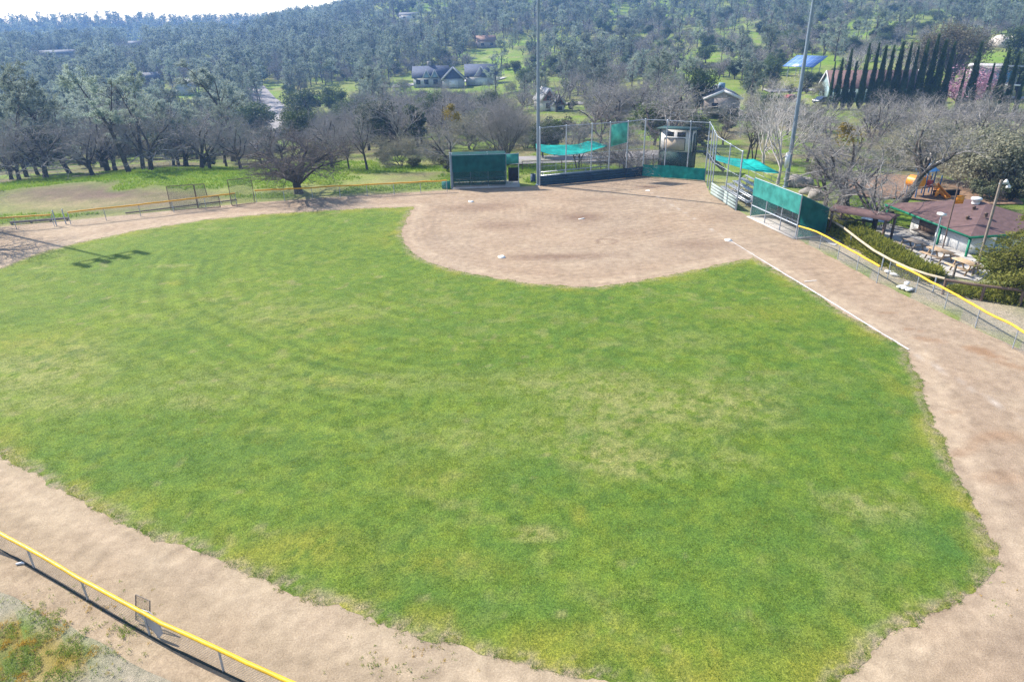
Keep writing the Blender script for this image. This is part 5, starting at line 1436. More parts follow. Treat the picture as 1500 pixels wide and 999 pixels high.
# bleachers
def bleacher(label, c, direction, L, rows):
    """rows rise along local +y; seat planks run along local x"""
    e = empty('bleachers', (c[0], c[1], 0), direction, label, 'bleachers', 'aluminium spectator bleachers')
    for r in range(rows):
        y, z = .62 * r, .42 + .26 * r
        MB().box((0, y, z), (L, .28, .045)).build('seat', M_ALU, e)
        if r: MB().box((0, y - .31, z - .26), (L, .24, .04)).build('footboard', M_ALU, e)
    for k in range(4):
        x = -L / 2 + .4 + k * (L - .8) / 3; mb = MB(); zt = .40 + .26 * (rows - 1); yt = .62 * (rows - 1)
        mb.beam((x, -.1, .05), (x, yt + .2, .05), .06, .06); mb.beam((x, -.05, .36), (x, yt + .1, zt + .0), .05, .05)
        for r in range(rows): mb.beam((x, .62 * r, .08), (x, .62 * r, .39 + .26 * r), .05, .05)
        mb.build('frame', M_GALV, e)
    mb = MB(); yt = .62 * (rows - 1) + .25; zt = .42 + .26 * (rows - 1)
    for z in (.55, 1.0): mb.tube([(-L / 2, yt, zt + z), (L / 2, yt, zt + z)], .022, 6)
    for k in range(5): mb.tube([(-L / 2 + k * L / 4, yt, .05), (-L / 2 + k * L / 4, yt, zt + 1.0)], .022, 6)
    mb.build('guard_rail', M_GALV, e)
    return e
d = WR[-1] - WR[3]; bleacher('aluminium bleachers behind the pale boards of the right backstop wing', (WR[3] + WR[-1]) / 2 + np.array([1.35, 1.2]), math.atan2(d[1], d[0]), 7.2, 5)
d = WL[-1] - WL[0]; nn = np.array([-d[1], d[0]]) / np.hypot(*d)
bleacher('aluminium bleachers behind the dark boards of the left backstop wing', (WL[0] + WL[4]) / 2 + nn * 1.2, math.atan2(d[1], d[0]), 8.6, 3)

# ------------------------------------------------------------------ dugouts
def dugout(label, A, B, depth, hf, hb, open_px, upper, lower_mat, front_mat, back_mat, side_mat, extra):
    """A to B is the front; the back lies to the left of A->B"""
    d = B - A; L = np.hypot(*d)
    e = empty('dugout', (A[0], A[1], 0), math.atan2(d[1], d[0]), label, 'dugout', 'green-screened team dugouts')
    W = L - open_px
    MB().box((L / 2, depth / 2, .02), (L + .3, depth + .6, .06)).build('slab', M_CONCL, e)
    xs = np.linspace(0, W, 4)
    for x in list(xs) + ([L] if open_px else []):
        MB().tube([(x, 0, 0), (x, 0, hf + .06)], .045, 8).build('post', M_GALV, e)
    for x in xs: MB().tube([(x, depth, 0), (x, depth, hb)], .04, 8).build('post', M_GALV, e)
    mb = MB(); mb.tube([(0, 0, hf), (L, 0, hf)], .03, 7); mb.tube([(0, 0, 1.05), (W, 0, 1.05)], .028, 7); mb.tube([(0, depth, hb), (W, depth, hb)], .03, 7)
    for x in xs: mb.tube([(x, 0, hf), (x, depth, hb)], .025, 6)
    mb.build('rail', M_GALV, e)
    mb = MB(); mb.quad((0, 0, .05), (W, 0, .05), (W, 0, hf), (0, 0, hf), 0, [(0, 0), (W, 0), (W, hf), (0, hf)]); mb.build('chain_link', M_LINKB, e)
    def cloth(name, c4, mat, n=(40, 18), amp=.15, seed=0):
        c4 = np.array(c4, float); U, T = np.meshgrid(np.linspace(0, 1, n[0]), np.linspace(0, 1, n[1]))
        P = ((c4[0] * (1 - U)[..., None] + c4[1] * U[..., None]) * (1 - T)[..., None] + (c4[3] * (1 - U)[..., None] + c4[2] * U[..., None]) * T[..., None])
        nrm = np.cross(c4[1] - c4[0], c4[3] - c4[0]); nrm /= np.linalg.norm(nrm)
        Lx = np.linalg.norm(c4[1] - c4[0]); Ly = np.linalg.norm(c4[3] - c4[0])
        P = P + nrm * (amp * (fbm(U * Lx / 1.1, T * Ly / 1.1, seed, 3) - .5) * np.minimum(1, 6 * np.minimum(np.minimum(U, 1 - U), np.minimum(T, 1 - T)))[..., None].squeeze(-1))[..., None]
        i = np.arange(n[1] - 1)[:, None] * n[0]; j = np.arange(n[0] - 1)[None]
        return MB().add(P.reshape(-1, 3), np.stack([i + j, i + j + 1, i + n[0] + j + 1, i + n[0] + j], -1).reshape(-1, 4)).build(name, mat, e, smooth=True)
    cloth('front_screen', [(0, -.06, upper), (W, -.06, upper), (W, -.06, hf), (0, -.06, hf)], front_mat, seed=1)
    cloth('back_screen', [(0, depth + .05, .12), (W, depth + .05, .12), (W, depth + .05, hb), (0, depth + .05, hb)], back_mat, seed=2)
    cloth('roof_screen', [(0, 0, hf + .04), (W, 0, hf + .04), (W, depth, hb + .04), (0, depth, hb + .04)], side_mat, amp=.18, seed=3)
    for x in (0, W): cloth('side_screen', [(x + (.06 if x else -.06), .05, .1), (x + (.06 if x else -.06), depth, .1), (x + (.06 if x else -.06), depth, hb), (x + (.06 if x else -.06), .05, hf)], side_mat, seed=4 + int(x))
    mb = MB(); mb.box((W / 2, depth - .55, .46), (W - .5, .32, .05))
    for x in np.linspace(.6, W - .6, 4): mb.box((x, depth - .55, .24), (.06, .28, .40))
    mb.build('bench', M_ALU, e)
    extra(e, L, W)
    return e
def ex1(e, L, W):
    mb = MB(); mb.quad((.02, -.05, .3), (W, -.05, .3), (W, -.05, 1.74), (.02, -.05, 1.74)); mb.build('lower_screen', M_VEIL, e)
    MB().tube([(-.12, -.05, -.1), (-.12, -.05, 3.75)], .13, 10).build('end_post', M_STEELP, e)
    MB().slab([(W + .25, .12, .55), (L - .05, .12, .55), (L - .05, .12, 2.0), (W + .25, .12, 2.0)], .04).build('gate_panel', M_BLACK, e)
    MB().slab([(W + .04, -.06, 2.35), (L, -.06, 2.45), (L, -.06, 3.46), (W + .04, -.06, 3.42)], .02).build('corner_screen', M_TEAL, e)
    mb = MB(); mb.box((L / 2 - .3, -.2, .09), (L - .6, .14, .18)); mb.build('kerb', M_CONCL, e)
    MB().beam((.1, 2.45, 1.75), (W - .1, 2.45, 1.72), .05, .22).build('shelf', M_BLACK, e)
    MB().box((-.75, .35, .35), (.9, .5, .7)).build('storage_box', M_TEAL, e)
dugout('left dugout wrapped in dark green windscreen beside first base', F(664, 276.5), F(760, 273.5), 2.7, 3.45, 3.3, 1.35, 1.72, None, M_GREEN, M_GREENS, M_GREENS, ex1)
def ex2(e, L, W):
    MB().box((L / 2, -.12, .05), (L, .12, .1)).build('kerb', M_CONCL, e)
    mb = MB(); mb.tube([(0, 0, 1.1), (W, 0, 1.1)], .02, 6)
    mb.build('hand_rail', M_GALV, e)
A2, B2 = F(1165, 349.5), F(1099, 318)
# the right dugout's front runs from its near end to its far end; its back is away from the field
def dug2():
    d = A2 - B2
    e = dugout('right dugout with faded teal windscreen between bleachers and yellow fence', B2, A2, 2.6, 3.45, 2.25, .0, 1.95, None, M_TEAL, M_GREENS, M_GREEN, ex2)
    return e
dug2()
# barrel between dugout and wing
p = place(781, 262, 76.3); o = MB().lathe([(.0, .0), (.28, 0), (.30, .3), (.28, .32), (.30, .6), (.28, .62), (.29, .9), (.25, .9), (.24, .6)], 16).build('barrel', simple('blue_barrel', (.03, .06, .11), .6, .2, 3), None, True, (p.x, p.y, 0)); tag(o, 'dark blue rubbish barrel in the opening beside the left dugout', 'barrel')

# pipe rail fence behind the left wing
def pipe_fence(label, pts, h, n, mat=M_BRN, mid=False):
    P = np.array(pts); o_ = P[0]; e = empty('pipe_fence', (o_[0], o_[1], 0), 0, label, 'fence', 'dark pipe rail fences')
    Q = P - o_; s = np.concatenate([[0], np.cumsum(np.hypot(*np.diff(Q, axis=0).T))])
    zz = [float(terrain(*p)) for p in P]
    pt = lambda t: (np.interp(t, s, Q[:, 0]), np.interp(t, s, Q[:, 1]), np.interp(t, s, zz))
    q = np.linspace(0, s[-1], 24); MB().tube([(pt(t)[0], pt(t)[1], pt(t)[2] + h) for t in q], .045, 7).build('rail', mat, e)
    if mid: MB().tube([(pt(t)[0], pt(t)[1], pt(t)[2] + h * .5) for t in q], .03, 7).build('rail', mat, e)
    for t in np.linspace(0, s[-1], n): a = pt(t); MB().tube([(a[0], a[1], a[2] - .1), (a[0], a[1], a[2] + h)], .045, 7).build('post', mat, e)
    return e
pipe_fence('dark pipe rail along the grass between left bleachers and the parking lot', [V2(place(765, 250, 83)), V2(place(840, 250, 84.5)), V2(place(935, 250, 87))], 1.1, 7, mid=True)

# ------------------------------------------------------------------ score booth
c_ = place(987, 240, 83.5); front = math.atan2(71.3 - c_.y, 14.3 - c_.x) + math.pi / 2
bt = empty('score_booth', (c_.x, c_.y, 0), front - .02, 'two-storey off-white score booth with tan shutter behind the backstop', 'booth')
w_, dp, h0, h1 = 3.6, 2.6, 2.1, 4.55
MB().box((0, dp / 2, h0 / 2), (w_, dp, h0)).build('base', M_DKG, bt)
mb = MB(); mb.box((0, dp / 2, (h0 + h1) / 2), (w_ - .1, dp - .1, h1 - h0)); mb.build('wall', M_CREAM, bt)
rf = MB().slab([(-w_ / 2 - .35, -.4, h1 + .12), (w_ / 2 + .35, -.4, h1 + .12), (w_ / 2 + .35, dp + .3, h1 - .08), (-w_ / 2 - .35, dp + .3, h1 - .08)], .14).build('roof', M_DKG, bt)
mb = MB(); mb.box((-.1, .0, h0 + .85), (2.3, .08, 1.3)); sh = mb.build('shutter', M_TAN, bt)
mb = MB()
for a, b in (((-1.27, h0 + .18), (1.07, h0 + .18)), ((1.07, h0 + .18), (1.07, h0 + 1.52)), ((1.07, h0 + 1.52), (-1.27, h0 + 1.52)), ((-1.27, h0 + 1.52), (-1.27, h0 + .18))): mb.beam((a[0], .0, a[1]), (b[0], .0, b[1]), .1, .07)
mb.build('frame', M_DKG, sh)
for x in (-.72, .62):
    f_ = MB().box((x, .02, h0 + 1.95), (.95, .08, .5)).build('window', M_GLASS, bt)
for x in (-w_ / 2, w_ / 2):
    for y in (-.02, dp): MB().box((x, y, h1 / 2), (.13, .13, h1)).build('corner_post', M_DKG, bt)
MB().box((w_ / 2, 1.55, h0 + 1.0), (.06, .85, 1.9)).build('door', M_DKG, bt)
mb = MB(); mb.box((w_ / 2 + .7, 1.5, h0 - .05), (1.3, 1.4, .1))
for k in range(9): mb.box((w_ / 2 + 1.5 + .26 * k, 1.5, h0 - .25 - .21 * k), (.28, 1.0, .05))
for y in (1.0, 2.0): mb.beam((w_ / 2 + 1.3, y, h0 - .1), (w_ / 2 + 3.75, y, .1), .06, .2)
mb.build('stairs', M_DKG, bt)
mb = MB()
for y in (.95, 2.05):
    mb.beam((w_ / 2 + .1, y, h0 + .95), (w_ / 2 + 1.35, y, h0 + .95), .06, .08); mb.beam((w_ / 2 + 1.35, y, h0 + .95), (w_ / 2 + 3.8, y, .95), .06, .08)
    for k in range(4): x = w_ / 2 + .1 + 1.2 * k; zb = h0 if k < 2 else h0 - .8 * (k - 1); mb.beam((x, y, zb - .1), (x, y, zb + .95), .06, .06)
mb.build('hand_rail', M_DKG, bt)
# lattice panel left of the booth
a, b = V2(place(945, 246, 83)), V2(place(967, 246, 83.5))
e = empty('lattice_fence', (a[0], a[1], 0), 0, 'grey mesh fence panel standing left of the score booth', 'fence panel')
b = b - a; mb = MB(); mb.quad((0, 0, .05), (*b, .05), (*b, 1.75), (0, 0, 1.75), 0, [(0, 0), (2, 0), (2, 1.7), (0, 1.7)]); mb.build('mesh', chainlink('grey_lattice', .09, .3, (.16, .16, .17)), e)
for t_ in (0, .5, 1): MB().tube([(b[0] * t_, b[1] * t_, 0), (b[0] * t_, b[1] * t_, 1.85)], .05, 7).build('post', M_BRN, e)

# ------------------------------------------------------------------ floodlight poles
def light_pole(label, p, h, arm_dir, r=.2):
    e = empty('light_pole', (p[0], p[1], float(terrain(p[0], p[1]))), arm_dir, label, 'light pole', 'tall field floodlight poles')
    MB().tube([(0, 0, -.2), (0, 0, h * .5), (0, 0, h)], [r, r * .78, r * .5], 14).lathe([(.34, 0), (.34, .05), (r, .06)], 14).build('pole', M_STEELP, e, smooth=True)
    mb = MB()
    for z in (h - .3, h - 1.1): mb.beam((-2.4, 0, z), (2.4, 0, z), .12, .12)
    mb.build('crossarm', M_GALV, e)
    for z in (h - .3, h - 1.1):
        for x in (-2.1, -.7, .7, 2.1):
            mb = MB(); tl = Matrix.Rotation(R(-38), 4, 'X')
            prof = [(.06, .34), (.16, .30), (.33, 0), (.36, -.05), (.33, -.05), (.0, .05)]
            n = 12; vs_ = []
            for rr, zz in prof:
                for q in range(n):
                    v = tl @ Vector((rr * math.cos(q * 2 * math.pi / n), rr * math.sin(q * 2 * math.pi / n), zz)); vs_.append((v.x + x, v.y - .3, v.z + z + .28))
            mb.add(vs_, [[i * n + q, i * n + (q + 1) % n, (i + 1) * n + (q + 1) % n, (i + 1) * n + q] for i in range(len(prof) - 1) for q in range(n)])
            mb.tube([(x, 0, z), (x, -.25, z + .35)], .04, 6); mb.build('floodlight', M_LAMP, e)
    return e
light_pole('tall steel floodlight pole at the left end of the backstop', F(788.5, 271), 22.6, .1, .2)
rp = light_pole('tall steel floodlight pole with white sign behind the right dugout', F(1151, 273), 22.6, 2.0, .23)
q = np.array([0, 0, 2.9]); MB().box((0, 0, 0), (.55, .05, 1.55)).build('sign', M_SIGN, rp, loc=(-.05, .3, 2.75)).rotation_euler = (0, 0, 1.1)
# third pole outside the frame, whose lamps throw the shadow on the grass
tip = F(160, 378); L = 21.3 / math.tan(SUN_EL)
pb = tip + np.array([math.sin(SUN_AZ), math.cos(SUN_AZ)]) * L
ad = F(193, 371) - F(127, 385)
light_pole('tall floodlight pole just left of the picture, shadow lying across the grass', pb, 22.0, math.atan2(ad[1], ad[0]), .2)

# ------------------------------------------------------------------ picnic area
patch('patio', M_CONC, [F(1255, 338), F(1300, 326), F(1335, 335), F(1420, 372), F(1455, 400), F(1430, 412), F(1385, 402), F(1340, 382), F(1300, 362)], .004, .3)
patch('side_path', M_CONC, [F(1196, 318), F(1215, 322), F(1240, 345), F(1222, 362), F(1205, 350), F(1185, 340)], .006, .3)

def picnic_table(label, p, rz, mat):
    e = empty('picnic_table', (p[0], p[1], 0), rz, label, 'picnic table', 'wooden picnic tables on the patio')
    mb = MB()
    for k in range(5): mb.box((0, -.31 + .155 * k, .75), (1.85, .14, .045))
    mb.build('tabletop', mat, e)
    for s in (-1, 1):
        mb = MB()
        for k in range(2): mb.box((0, s * (.66 + .15 * k), .45), (1.85, .14, .045))
        mb.build('bench', mat, e)
    for x in (-.62, .62):
        mb = MB()
        for s in (-1, 1): mb.beam((x, s * .58, 0), (x, s * .22, .72), .05, .1)
        mb.beam((x, -.8, .40), (x, .8, .40), .05, .1); mb.beam((x, -.36, .70), (x, .36, .70), .05, .08)
        mb.build('leg', mat, e)
    return e
K = F(1416, 372); Lw = F(1332, 337)
fd = K - Lw; FL = np.hypot(*fd); fu = fd / FL; fa = math.atan2(fd[1], fd[0])
picnic_table('weathered grey picnic table in tree shade, farthest from the lamp post', F(1334, 366), fa + .1, M_WOODG)
picnic_table('brown picnic table just behind the white-headed lamp post', F(1374, 381), fa + .15, simple('brown_picnic_wood', (.36, .255, .16), .85, .25, 5, bump=.25))
picnic_table('sunlit tan picnic table nearest the bushy conifer', F(1412, 399), fa + .1, M_WOODT)

# snack bar: local x along the front wall from its left corner, y towards the back
sn = empty('snack_bar', (Lw[0], Lw[1], -.85), fa, 'white snack bar with maroon hip roof and green trim beside the picnic tables', 'building')
dp, hw, ov = 6.8, 2.4, .7
MB().box((FL / 2, dp / 2, hw / 2), (FL, dp, hw)).build('wall', M_WHITE, sn)
x0, x1, y0, y1 = -2.7, FL + ov, -ov, dp + ov; ze, zr = hw + .02, hw + 1.3; ym = (y0 + y1) / 2; hip = (y1 - y0) / 2 * .95
mb = MB(); rv = [(x0, y0, ze), (x1, y0, ze), (x1, y1, ze), (x0, y1, ze), (x0 + hip * 1.3, ym, zr), (x1 - hip, ym, zr)]
mb.add(rv, [[0, 1, 5, 4], [2, 3, 4, 5]]); mb.add(rv, [[1, 2, 5], [3, 0, 4]]); mb.add([(x, y, z - .03) for x, y, z in rv[:4]], [[3, 2, 1, 0]])
rf = mb.build('roof', M_ROOF, sn)
mb = MB(); mb.lathe([(.28, 0), (.28, .3), (.38, .31), (.38, .45), (.28, .5), (0, .54)], 14, (x1 - hip - .5, ym - .5, zr - .15)); mb.build('roof_vent', M_WHITE, rf)
for x, y in ((FL * .72, .9), (FL * .8, 1.9), (FL * .55, 2.2)):
    MB().lathe([(.12, 0), (.12, .25), (.16, .26), (0, .34)], 9, (x, y, ze + (y - y0) / (ym - y0) * (zr - ze) - .05)).build('roof_pipe', M_BRN, rf)
mb = MB()
for a, b in (((x0, y0), (x1, y0)), ((x1, y0), (x1, y1)), ((x0, y1), (x0, y0))): mb.beam((*a, ze - .09), (*b, ze - .09), .05, .16)
mb.build('fascia', M_TRIM, sn)
for x, y in ((x0 + .25, y0 + .2), (FL * .62, y0 + .15), (FL + ov - .12, y0 + .15), (x0 + .25, y1 - .3)): MB().box((x, y, (ze - .18) / 2), (.13, .13, ze - .18)).build('post', M_TRIM, sn)
mb = MB(); mb.box((FL * .3, -.02, 1.65), (1.9, .07, 1.0)); wd = mb.build('window', M_BRN, sn)
MB().slab([(FL * .3 - 1.0, -.62, 1.18), (FL * .3 + 1.0, -.62, 1.18), (FL * .3 + 1.0, -.06, 1.22), (FL * .3 - 1.0, -.06, 1.22)], .05).build('counter', M_WOODG, wd)
MB().box((FL + .01, 2.6, 1.05), (.06, 1.0, 2.1)).build('door', M_TEALW, sn)

# brown shelter beside it
c_ = V2(flat(1266, 309, 2.1)); sh = empty('picnic_shelter', (c_[0], c_[1], 0), fa + .62, 'small open shelter with brown roof left of the snack bar', 'shelter')
mb = MB(); w_, d_ = 4.7, 2.6
rv = [(-w_ / 2, -d_ / 2, 1.95), (w_ / 2, -d_ / 2, 1.95), (w_ / 2, d_ / 2, 1.95), (-w_ / 2, d_ / 2, 1.95), (-w_ / 2, 0, 2.22), (w_ / 2, 0, 2.22)]
mb.add(rv, [[0, 1, 5, 4], [2, 3, 4, 5], [3, 2, 1, 0]]); mb.add(rv, [[1, 2, 5], [3, 0, 4]]); mb.build('roof', M_ROOF, sh)
for x in (-2.05, 2.05):
    for y in (-.95, .95): MB().box((x, y, .97), (.16, .16, 1.94)).build('post', M_BRN, sh)
for k, (px, py, lab) in enumerate(((1291, 333, 'black barbecue drum under the right end of the brown shelter'), (1301, 331, 'black barbecue drum between brown shelter and green porch post'))):
    p = F(px, py); e = empty('barbecue', (p[0], p[1], 0), fa, lab, 'barbecue', 'black barbecue drums')
    MB().lathe([(0, .62), (.28, .66), (.30, .85), (.30, 1.05), (.22, 1.22), (0, 1.26)], 14).build('drum', M_BLACK, e, smooth=True)
    for s in (-1, 1): MB().tube([(.2 * s, .12, 0), (.15 * s, .06, .7)], .025, 6).build('leg', M_BLACK, e)
    MB().tube([(0, -.2, 0), (0, -.1, .7)], .025, 6).build('leg', M_BLACK, e)
p = F(1279, 335); e = empty('serving_table', (p[0], p[1], 0), fa + .6, 'blue-grey table under the brown shelter', 'table')
MB().box((0, 0, .75), (2.0, .8, .06)).build('tabletop', simple('blue_grey_table', (.12, .19, .30), .5, .1, 2), e)
for x in (-.85, .85): MB().box((x, 0, .36), (.07, .6, .72)).build('leg', M_BRN, e)

# lamp posts
p = F(1362.5, 383); e = empty('lamp_post', (p[0], p[1], 0), fa, 'thin grey lamp post with white box head among the picnic tables', 'lamp post')
hh = height_to(Vector((p[0], p[1], 0)), 316)
MB().tube([(0, 0, -.1), (0, 0, hh)], .05, 8).build('pole', M_GALV, e); MB().box((0, 0, hh + .1), (.55, .34, .14)).build('lamp_head', M_WHITE, e)
p = place(1457, 300, 57); e = empty('lamp_post', (p.x, p.y, 0), 0, 'wooden floodlight pole with twin lamps behind the snack bar roof', 'lamp post')
hh = height_to(p, 264); MB().tube([(0, 0, -.1), (0, 0, hh)], .09, 8).build('pole', M_WOODG, e)
MB().beam((-.1, 0, hh - .25), (.6, 0, hh - .25), .06, .06).build('arm', M_GALV, e)
for x, z in ((.35, hh - .1), (.6, hh - .45)): MB().lathe([(.04, .15), (.14, 0), (.155, -.09), (0, -.06)], 10, (x, 0, z)).build('lamp_head', M_WHITE, e)

# juniper hedge
ctr = np.array([F(1205, 324), F(1232, 338), F(1262, 356), F(1292, 374), F(1322, 391), F(1352, 406), F(1364, 412)])
o_ = ctr.mean(0); h_ = empty('juniper_hedge', (o_[0], o_[1], 0), 0, 'low yellow-green juniper hedge between pale log rail and picnic patio', 'hedge')
rng = np.random.default_rng(31); s = np.concatenate([[0], np.cumsum(np.hypot(*np.diff(ctr, axis=0).T))])
core, fol = MB(), MB()
nU, nA_ = 60, 9; tt = np.linspace(0, s[-1], nU); cx = np.interp(tt, s, ctr[:, 0]) - o_[0]; cyy = np.interp(tt, s, ctr[:, 1]) - o_[1]
tx, ty = np.gradient(cx), np.gradient(cyy); l_ = np.hypot(tx, ty); nxx, nyy = -ty / l_, tx / l_
wid = (1.25 + .5 * (fbm(tt / 1.5, tt * 0, 3, 3) - .5) * 2) * np.clip(np.minimum(tt, s[-1] - tt) / 1.2 + .35, 0, 1); hgt = .78 + .35 * (fbm(tt / 1.1, tt * 0 + 4, 5, 3) - .5) * 2
an = np.linspace(0, math.pi, nA_)
V = np.stack([cx[:, None] + nxx[:, None] * wid[:, None] * np.cos(an), cyy[:, None] + nyy[:, None] * wid[:, None] * np.cos(an), hgt[:, None] * np.sin(an) * .85], -1)
i = np.arange(nU - 1)[:, None] * nA_; j = np.arange(nA_ - 1)[None]
fol.add((V * np.array([1, 1, 1])).reshape(-1, 3), np.stack([i + j, i + nA_ + j, i + nA_ + j + 1, i + j + 1], -1).reshape(-1, 4))
n = 16000; k = rng.integers(0, nU, n); a = rng.uniform(0, math.pi, n); q = rng.uniform(.75, 1.12, n)
jx = rng.normal(0, .12, (n, 3))
P = np.stack([cx[k] + nxx[k] * wid[k] * np.cos(a) * q, cyy[k] + nyy[k] * wid[k] * np.cos(a) * q, hgt[k] * np.sin(a) * q * .9 + .03], -1) + jx * np.array([1.4, 1.4, .5])
D_ = np.stack([nxx[k] * np.cos(a), nyy[k] * np.cos(a), np.sin(a) + .3], -1) + rng.normal(0, .5, (n, 3))
slivers(fol, P, D_, rng.uniform(.15, .38, n), .1, rng)
fol.build('foliage', M_JUNI, h_)
# ground cover at the foot of the bushy conifer: a second juniper
ctr2 = F(1478, 436); h2 = empty('juniper_bush', (ctr2[0], ctr2[1], 0), 0, 'low juniper spreading under the brown pipe rail at the right edge', 'bush')
fol = MB(); n = 7000; a = rng.uniform(0, 6.28, n); r = np.sqrt(rng.random(n)); P = np.stack([r * np.cos(a) * 3.4, r * np.sin(a) * 1.3, (1 - r ** 2) * .5 * rng.uniform(.5, 1.1, n) + .03], -1)
ca, sa = math.cos(-.5), math.sin(-.5); P[:, :2] = P[:, :2] @ np.array([[ca, sa], [-sa, ca]]); P += rng.normal(0, .1, (n, 3)) * np.array([1, 1, .4])
slivers(fol, P, rng.normal(0, .6, (n, 3)) + np.array([0, 0, .6]), rng.uniform(.14, .34, n), .09, rng); fol.build('foliage', M_JUNI, h2)

# rails along the path
def rail(label, pxs, z, r, mat, posts, pr=.05):
    P = [flat(px, py, z) for px, py in pxs]; o_ = P[0]; e = empty('rail', (o_.x, o_.y, 0), 0, label, 'rail')
    MB().tube([(p.x - o_.x, p.y - o_.y, p.z) for p in P], r, 9).build('rail_bar', mat, e, smooth=True)
    for px, py in posts: p = flat(px, py, z); MB().tube([(p.x - o_.x, p.y - o_.y, -.1), (p.x - o_.x, p.y - o_.y, z)], pr, 8).build('post', M_GALV if mat is M_LOG else M_BRN, e)
rail('pale peeled-log rail bending along the juniper hedge', [(1199, 314), (1216, 322), (1236, 334), (1258, 351), (1280, 367), (1305, 381), (1331, 393), (1358, 402), (1384, 408.5)], .95, .085, M_LOG, [(1217, 323), (1248, 343), (1295, 376), (1372, 406)])
rail('brown pipe rail running to the right edge in front of the bushy conifer', [(1385, 410), (1420, 416), (1460, 421), (1510, 427)], .95, .09, M_BRN, [(1386, 410), (1443, 419), (1500, 426)], .09)
for px, py, lab in ((1396, 406, 'short wooden bollard left of the tan picnic table'), (1424, 404, 'short wooden bollard in front of the tan picnic table'), (1372, 404, 'short wooden bollard at the right end of the juniper hedge')):
    p = F(px, py); tag(MB().tube([(0, 0, -.1), (0, 0, .95)], .08, 9).build('bollard', M_WOODG, None, False, (p[0], p[1], 0)), lab, 'bollard', 'wooden bollards beside the patio')

# white bags by the fence
def bag(px, py, rz, label, dz=0.0):
    p = F(px, py); rng = np.random.default_rng(int(px * 7 + py)); n, m_ = 16, 9; mb = MB()
    U, T = np.meshgrid(np.linspace(0, 2 * math.pi, n, endpoint=False), np.linspace(0, math.pi, m_))
    sg = lambda v, e: np.sign(v) * np.abs(v) ** e
    X = .36 * sg(np.sin(T), .5) * sg(np.cos(U), .6); Y = .15 * sg(np.sin(T), .5) * sg(np.sin(U), .6); Z = .09 * np.cos(T) + .085
    Z = Z + .05 * (fbm(X * 6 + px, Y * 6, 5, 2) - .5)
    i = np.arange(m_ - 1)[:, None] * n; j = np.arange(n)[None]; j2 = (j + 1) % n
    o = mb.add(np.stack([X, Y, Z], -1).reshape(-1, 3), np.stack([i + j, i + n + j, i + n + j2, i + j2], -1).reshape(-1, 4)).build('white_bag', M_WHITE, None, True, (p[0], p[1], dz)); o.rotation_euler = (0, .08, rz)
    tag(o, label, 'bag', 'white bags by the right fence')
bag(1320, 422, .3, 'white filled bag on the dirt, left of the pile in front of the yellow fence'); bag(1326, 424, .45, 'white filled bag on the dirt, middle of the pile at the yellow fence'); bag(1332, 426, .6, 'white filled bag on the dirt, right of the pile at the yellow fence'); bag(1327, 421, .9, 'white filled bag lying on top of the pile at the yellow fence', .2)
bag(1303, 400, -.4, 'white filled bag behind the fence gap, nearer the hedge'); bag(1311, 404, -.5, 'white filled bag behind the fence gap, nearer the yellow cap')

# ------------------------------------------------------------------ playground
p = spot(1350, 287); pg = empty('play_structure', tuple(p), .35, 'orange playground climber with blue roof and red panel behind the leaning oak', 'playground'); pg.scale = (.78, .78, .78)
for x in (-1.9, -.6, .7, 1.9):
    for y in (-.7, .7): MB().tube([(x, y, -.1), (x, y, 2.5 if abs(x) > 1 else 3.3)], .07, 8).build('post', M_BLUEP, pg)
MB().box((0, 0, 1.2), (3.9, 1.5, .12)).build('deck', M_BRN, pg)
MB().tube([(-1.5, -.8, 1.9), (-1.5, .85, 1.9)], [.75, .75], 14).build('tunnel', M_ORANGE, pg)
U = np.linspace(0, 1, 12); mb = MB()
path = np.array([(.9 + .2 * u, -.8 - 2.0 * u, 1.3 * (1 - u) ** 1.2 + .15) for u in U])
for i in range(11):
    for s in (-1, 1):
        a, b = path[i], path[i + 1]
        mb.slab([(a[0] + s * .4, a[1], a[2]), (b[0] + s * .4, b[1], b[2]), (b[0] + s * .4, b[1], b[2] + .3), (a[0] + s * .4, a[1], a[2] + .3)], .06)
    a, b = path[i], path[i + 1]; mb.slab([(a[0] - .4, a[1], a[2]), (a[0] + .4, a[1], a[2]), (b[0] + .4, b[1], b[2]), (b[0] - .4, b[1], b[2])], .05)
mb.build('slide', M_ORANGE, pg)
for x in (0.05, 1.4): MB().box((x, .74, 1.75), (1.1, .07, .95)).build('panel', M_ORANGE, pg)
MB().box((-.0, -.74, 1.7), (1.0, .07, .8)).build('panel', M_REDP, pg)
mb = MB(); rv = [(-.9, -1, 3.2), (1.0, -1, 3.2), (1.0, 1, 3.2), (-.9, 1, 3.2), (.05, 0, 4.1)]; mb.add(rv, [[0, 1, 4], [1, 2, 4], [2, 3, 4], [3, 0, 4]]); mb.add(rv, [[3, 2, 1, 0]]); mb.build('roof', M_BLUEP, pg)
mb = MB()
for k in range(6): mb.tube([(2.0 + .18 * k, -.6, 1.3 - .2 * k), (2.0 + .18 * k, .6, 1.3 - .2 * k)], .04, 6)
for y in (-.6, .6): mb.tube([(1.95, y, 1.35), (3.1, y, .05)], .045, 6)
mb.build('ladder', M_ORANGE, pg)
p = spot(1371, 292); e = empty('spring_rider', tuple(p), .8, 'small orange spring rider right of the playground climber', 'playground toy')
MB().tube([(0, 0, -.05), (0, 0, .35)], .1, 9).build('spring', M_BRN, e); mb = MB(); mb.slab([(-.55, 0, .35), (.55, 0, .35), (.45, 0, 1.0), (-.55, 0, .8)], .12); mb.box((0, 0, .6), (.3, .5, .06)); mb.build('seat', M_ORANGE, e)
p = place(1397, 300, 60); e = empty('play_pole', (p.x, p.y, p.z), 0, 'thin pole carrying a small orange board behind the snack bar roof', 'sign')
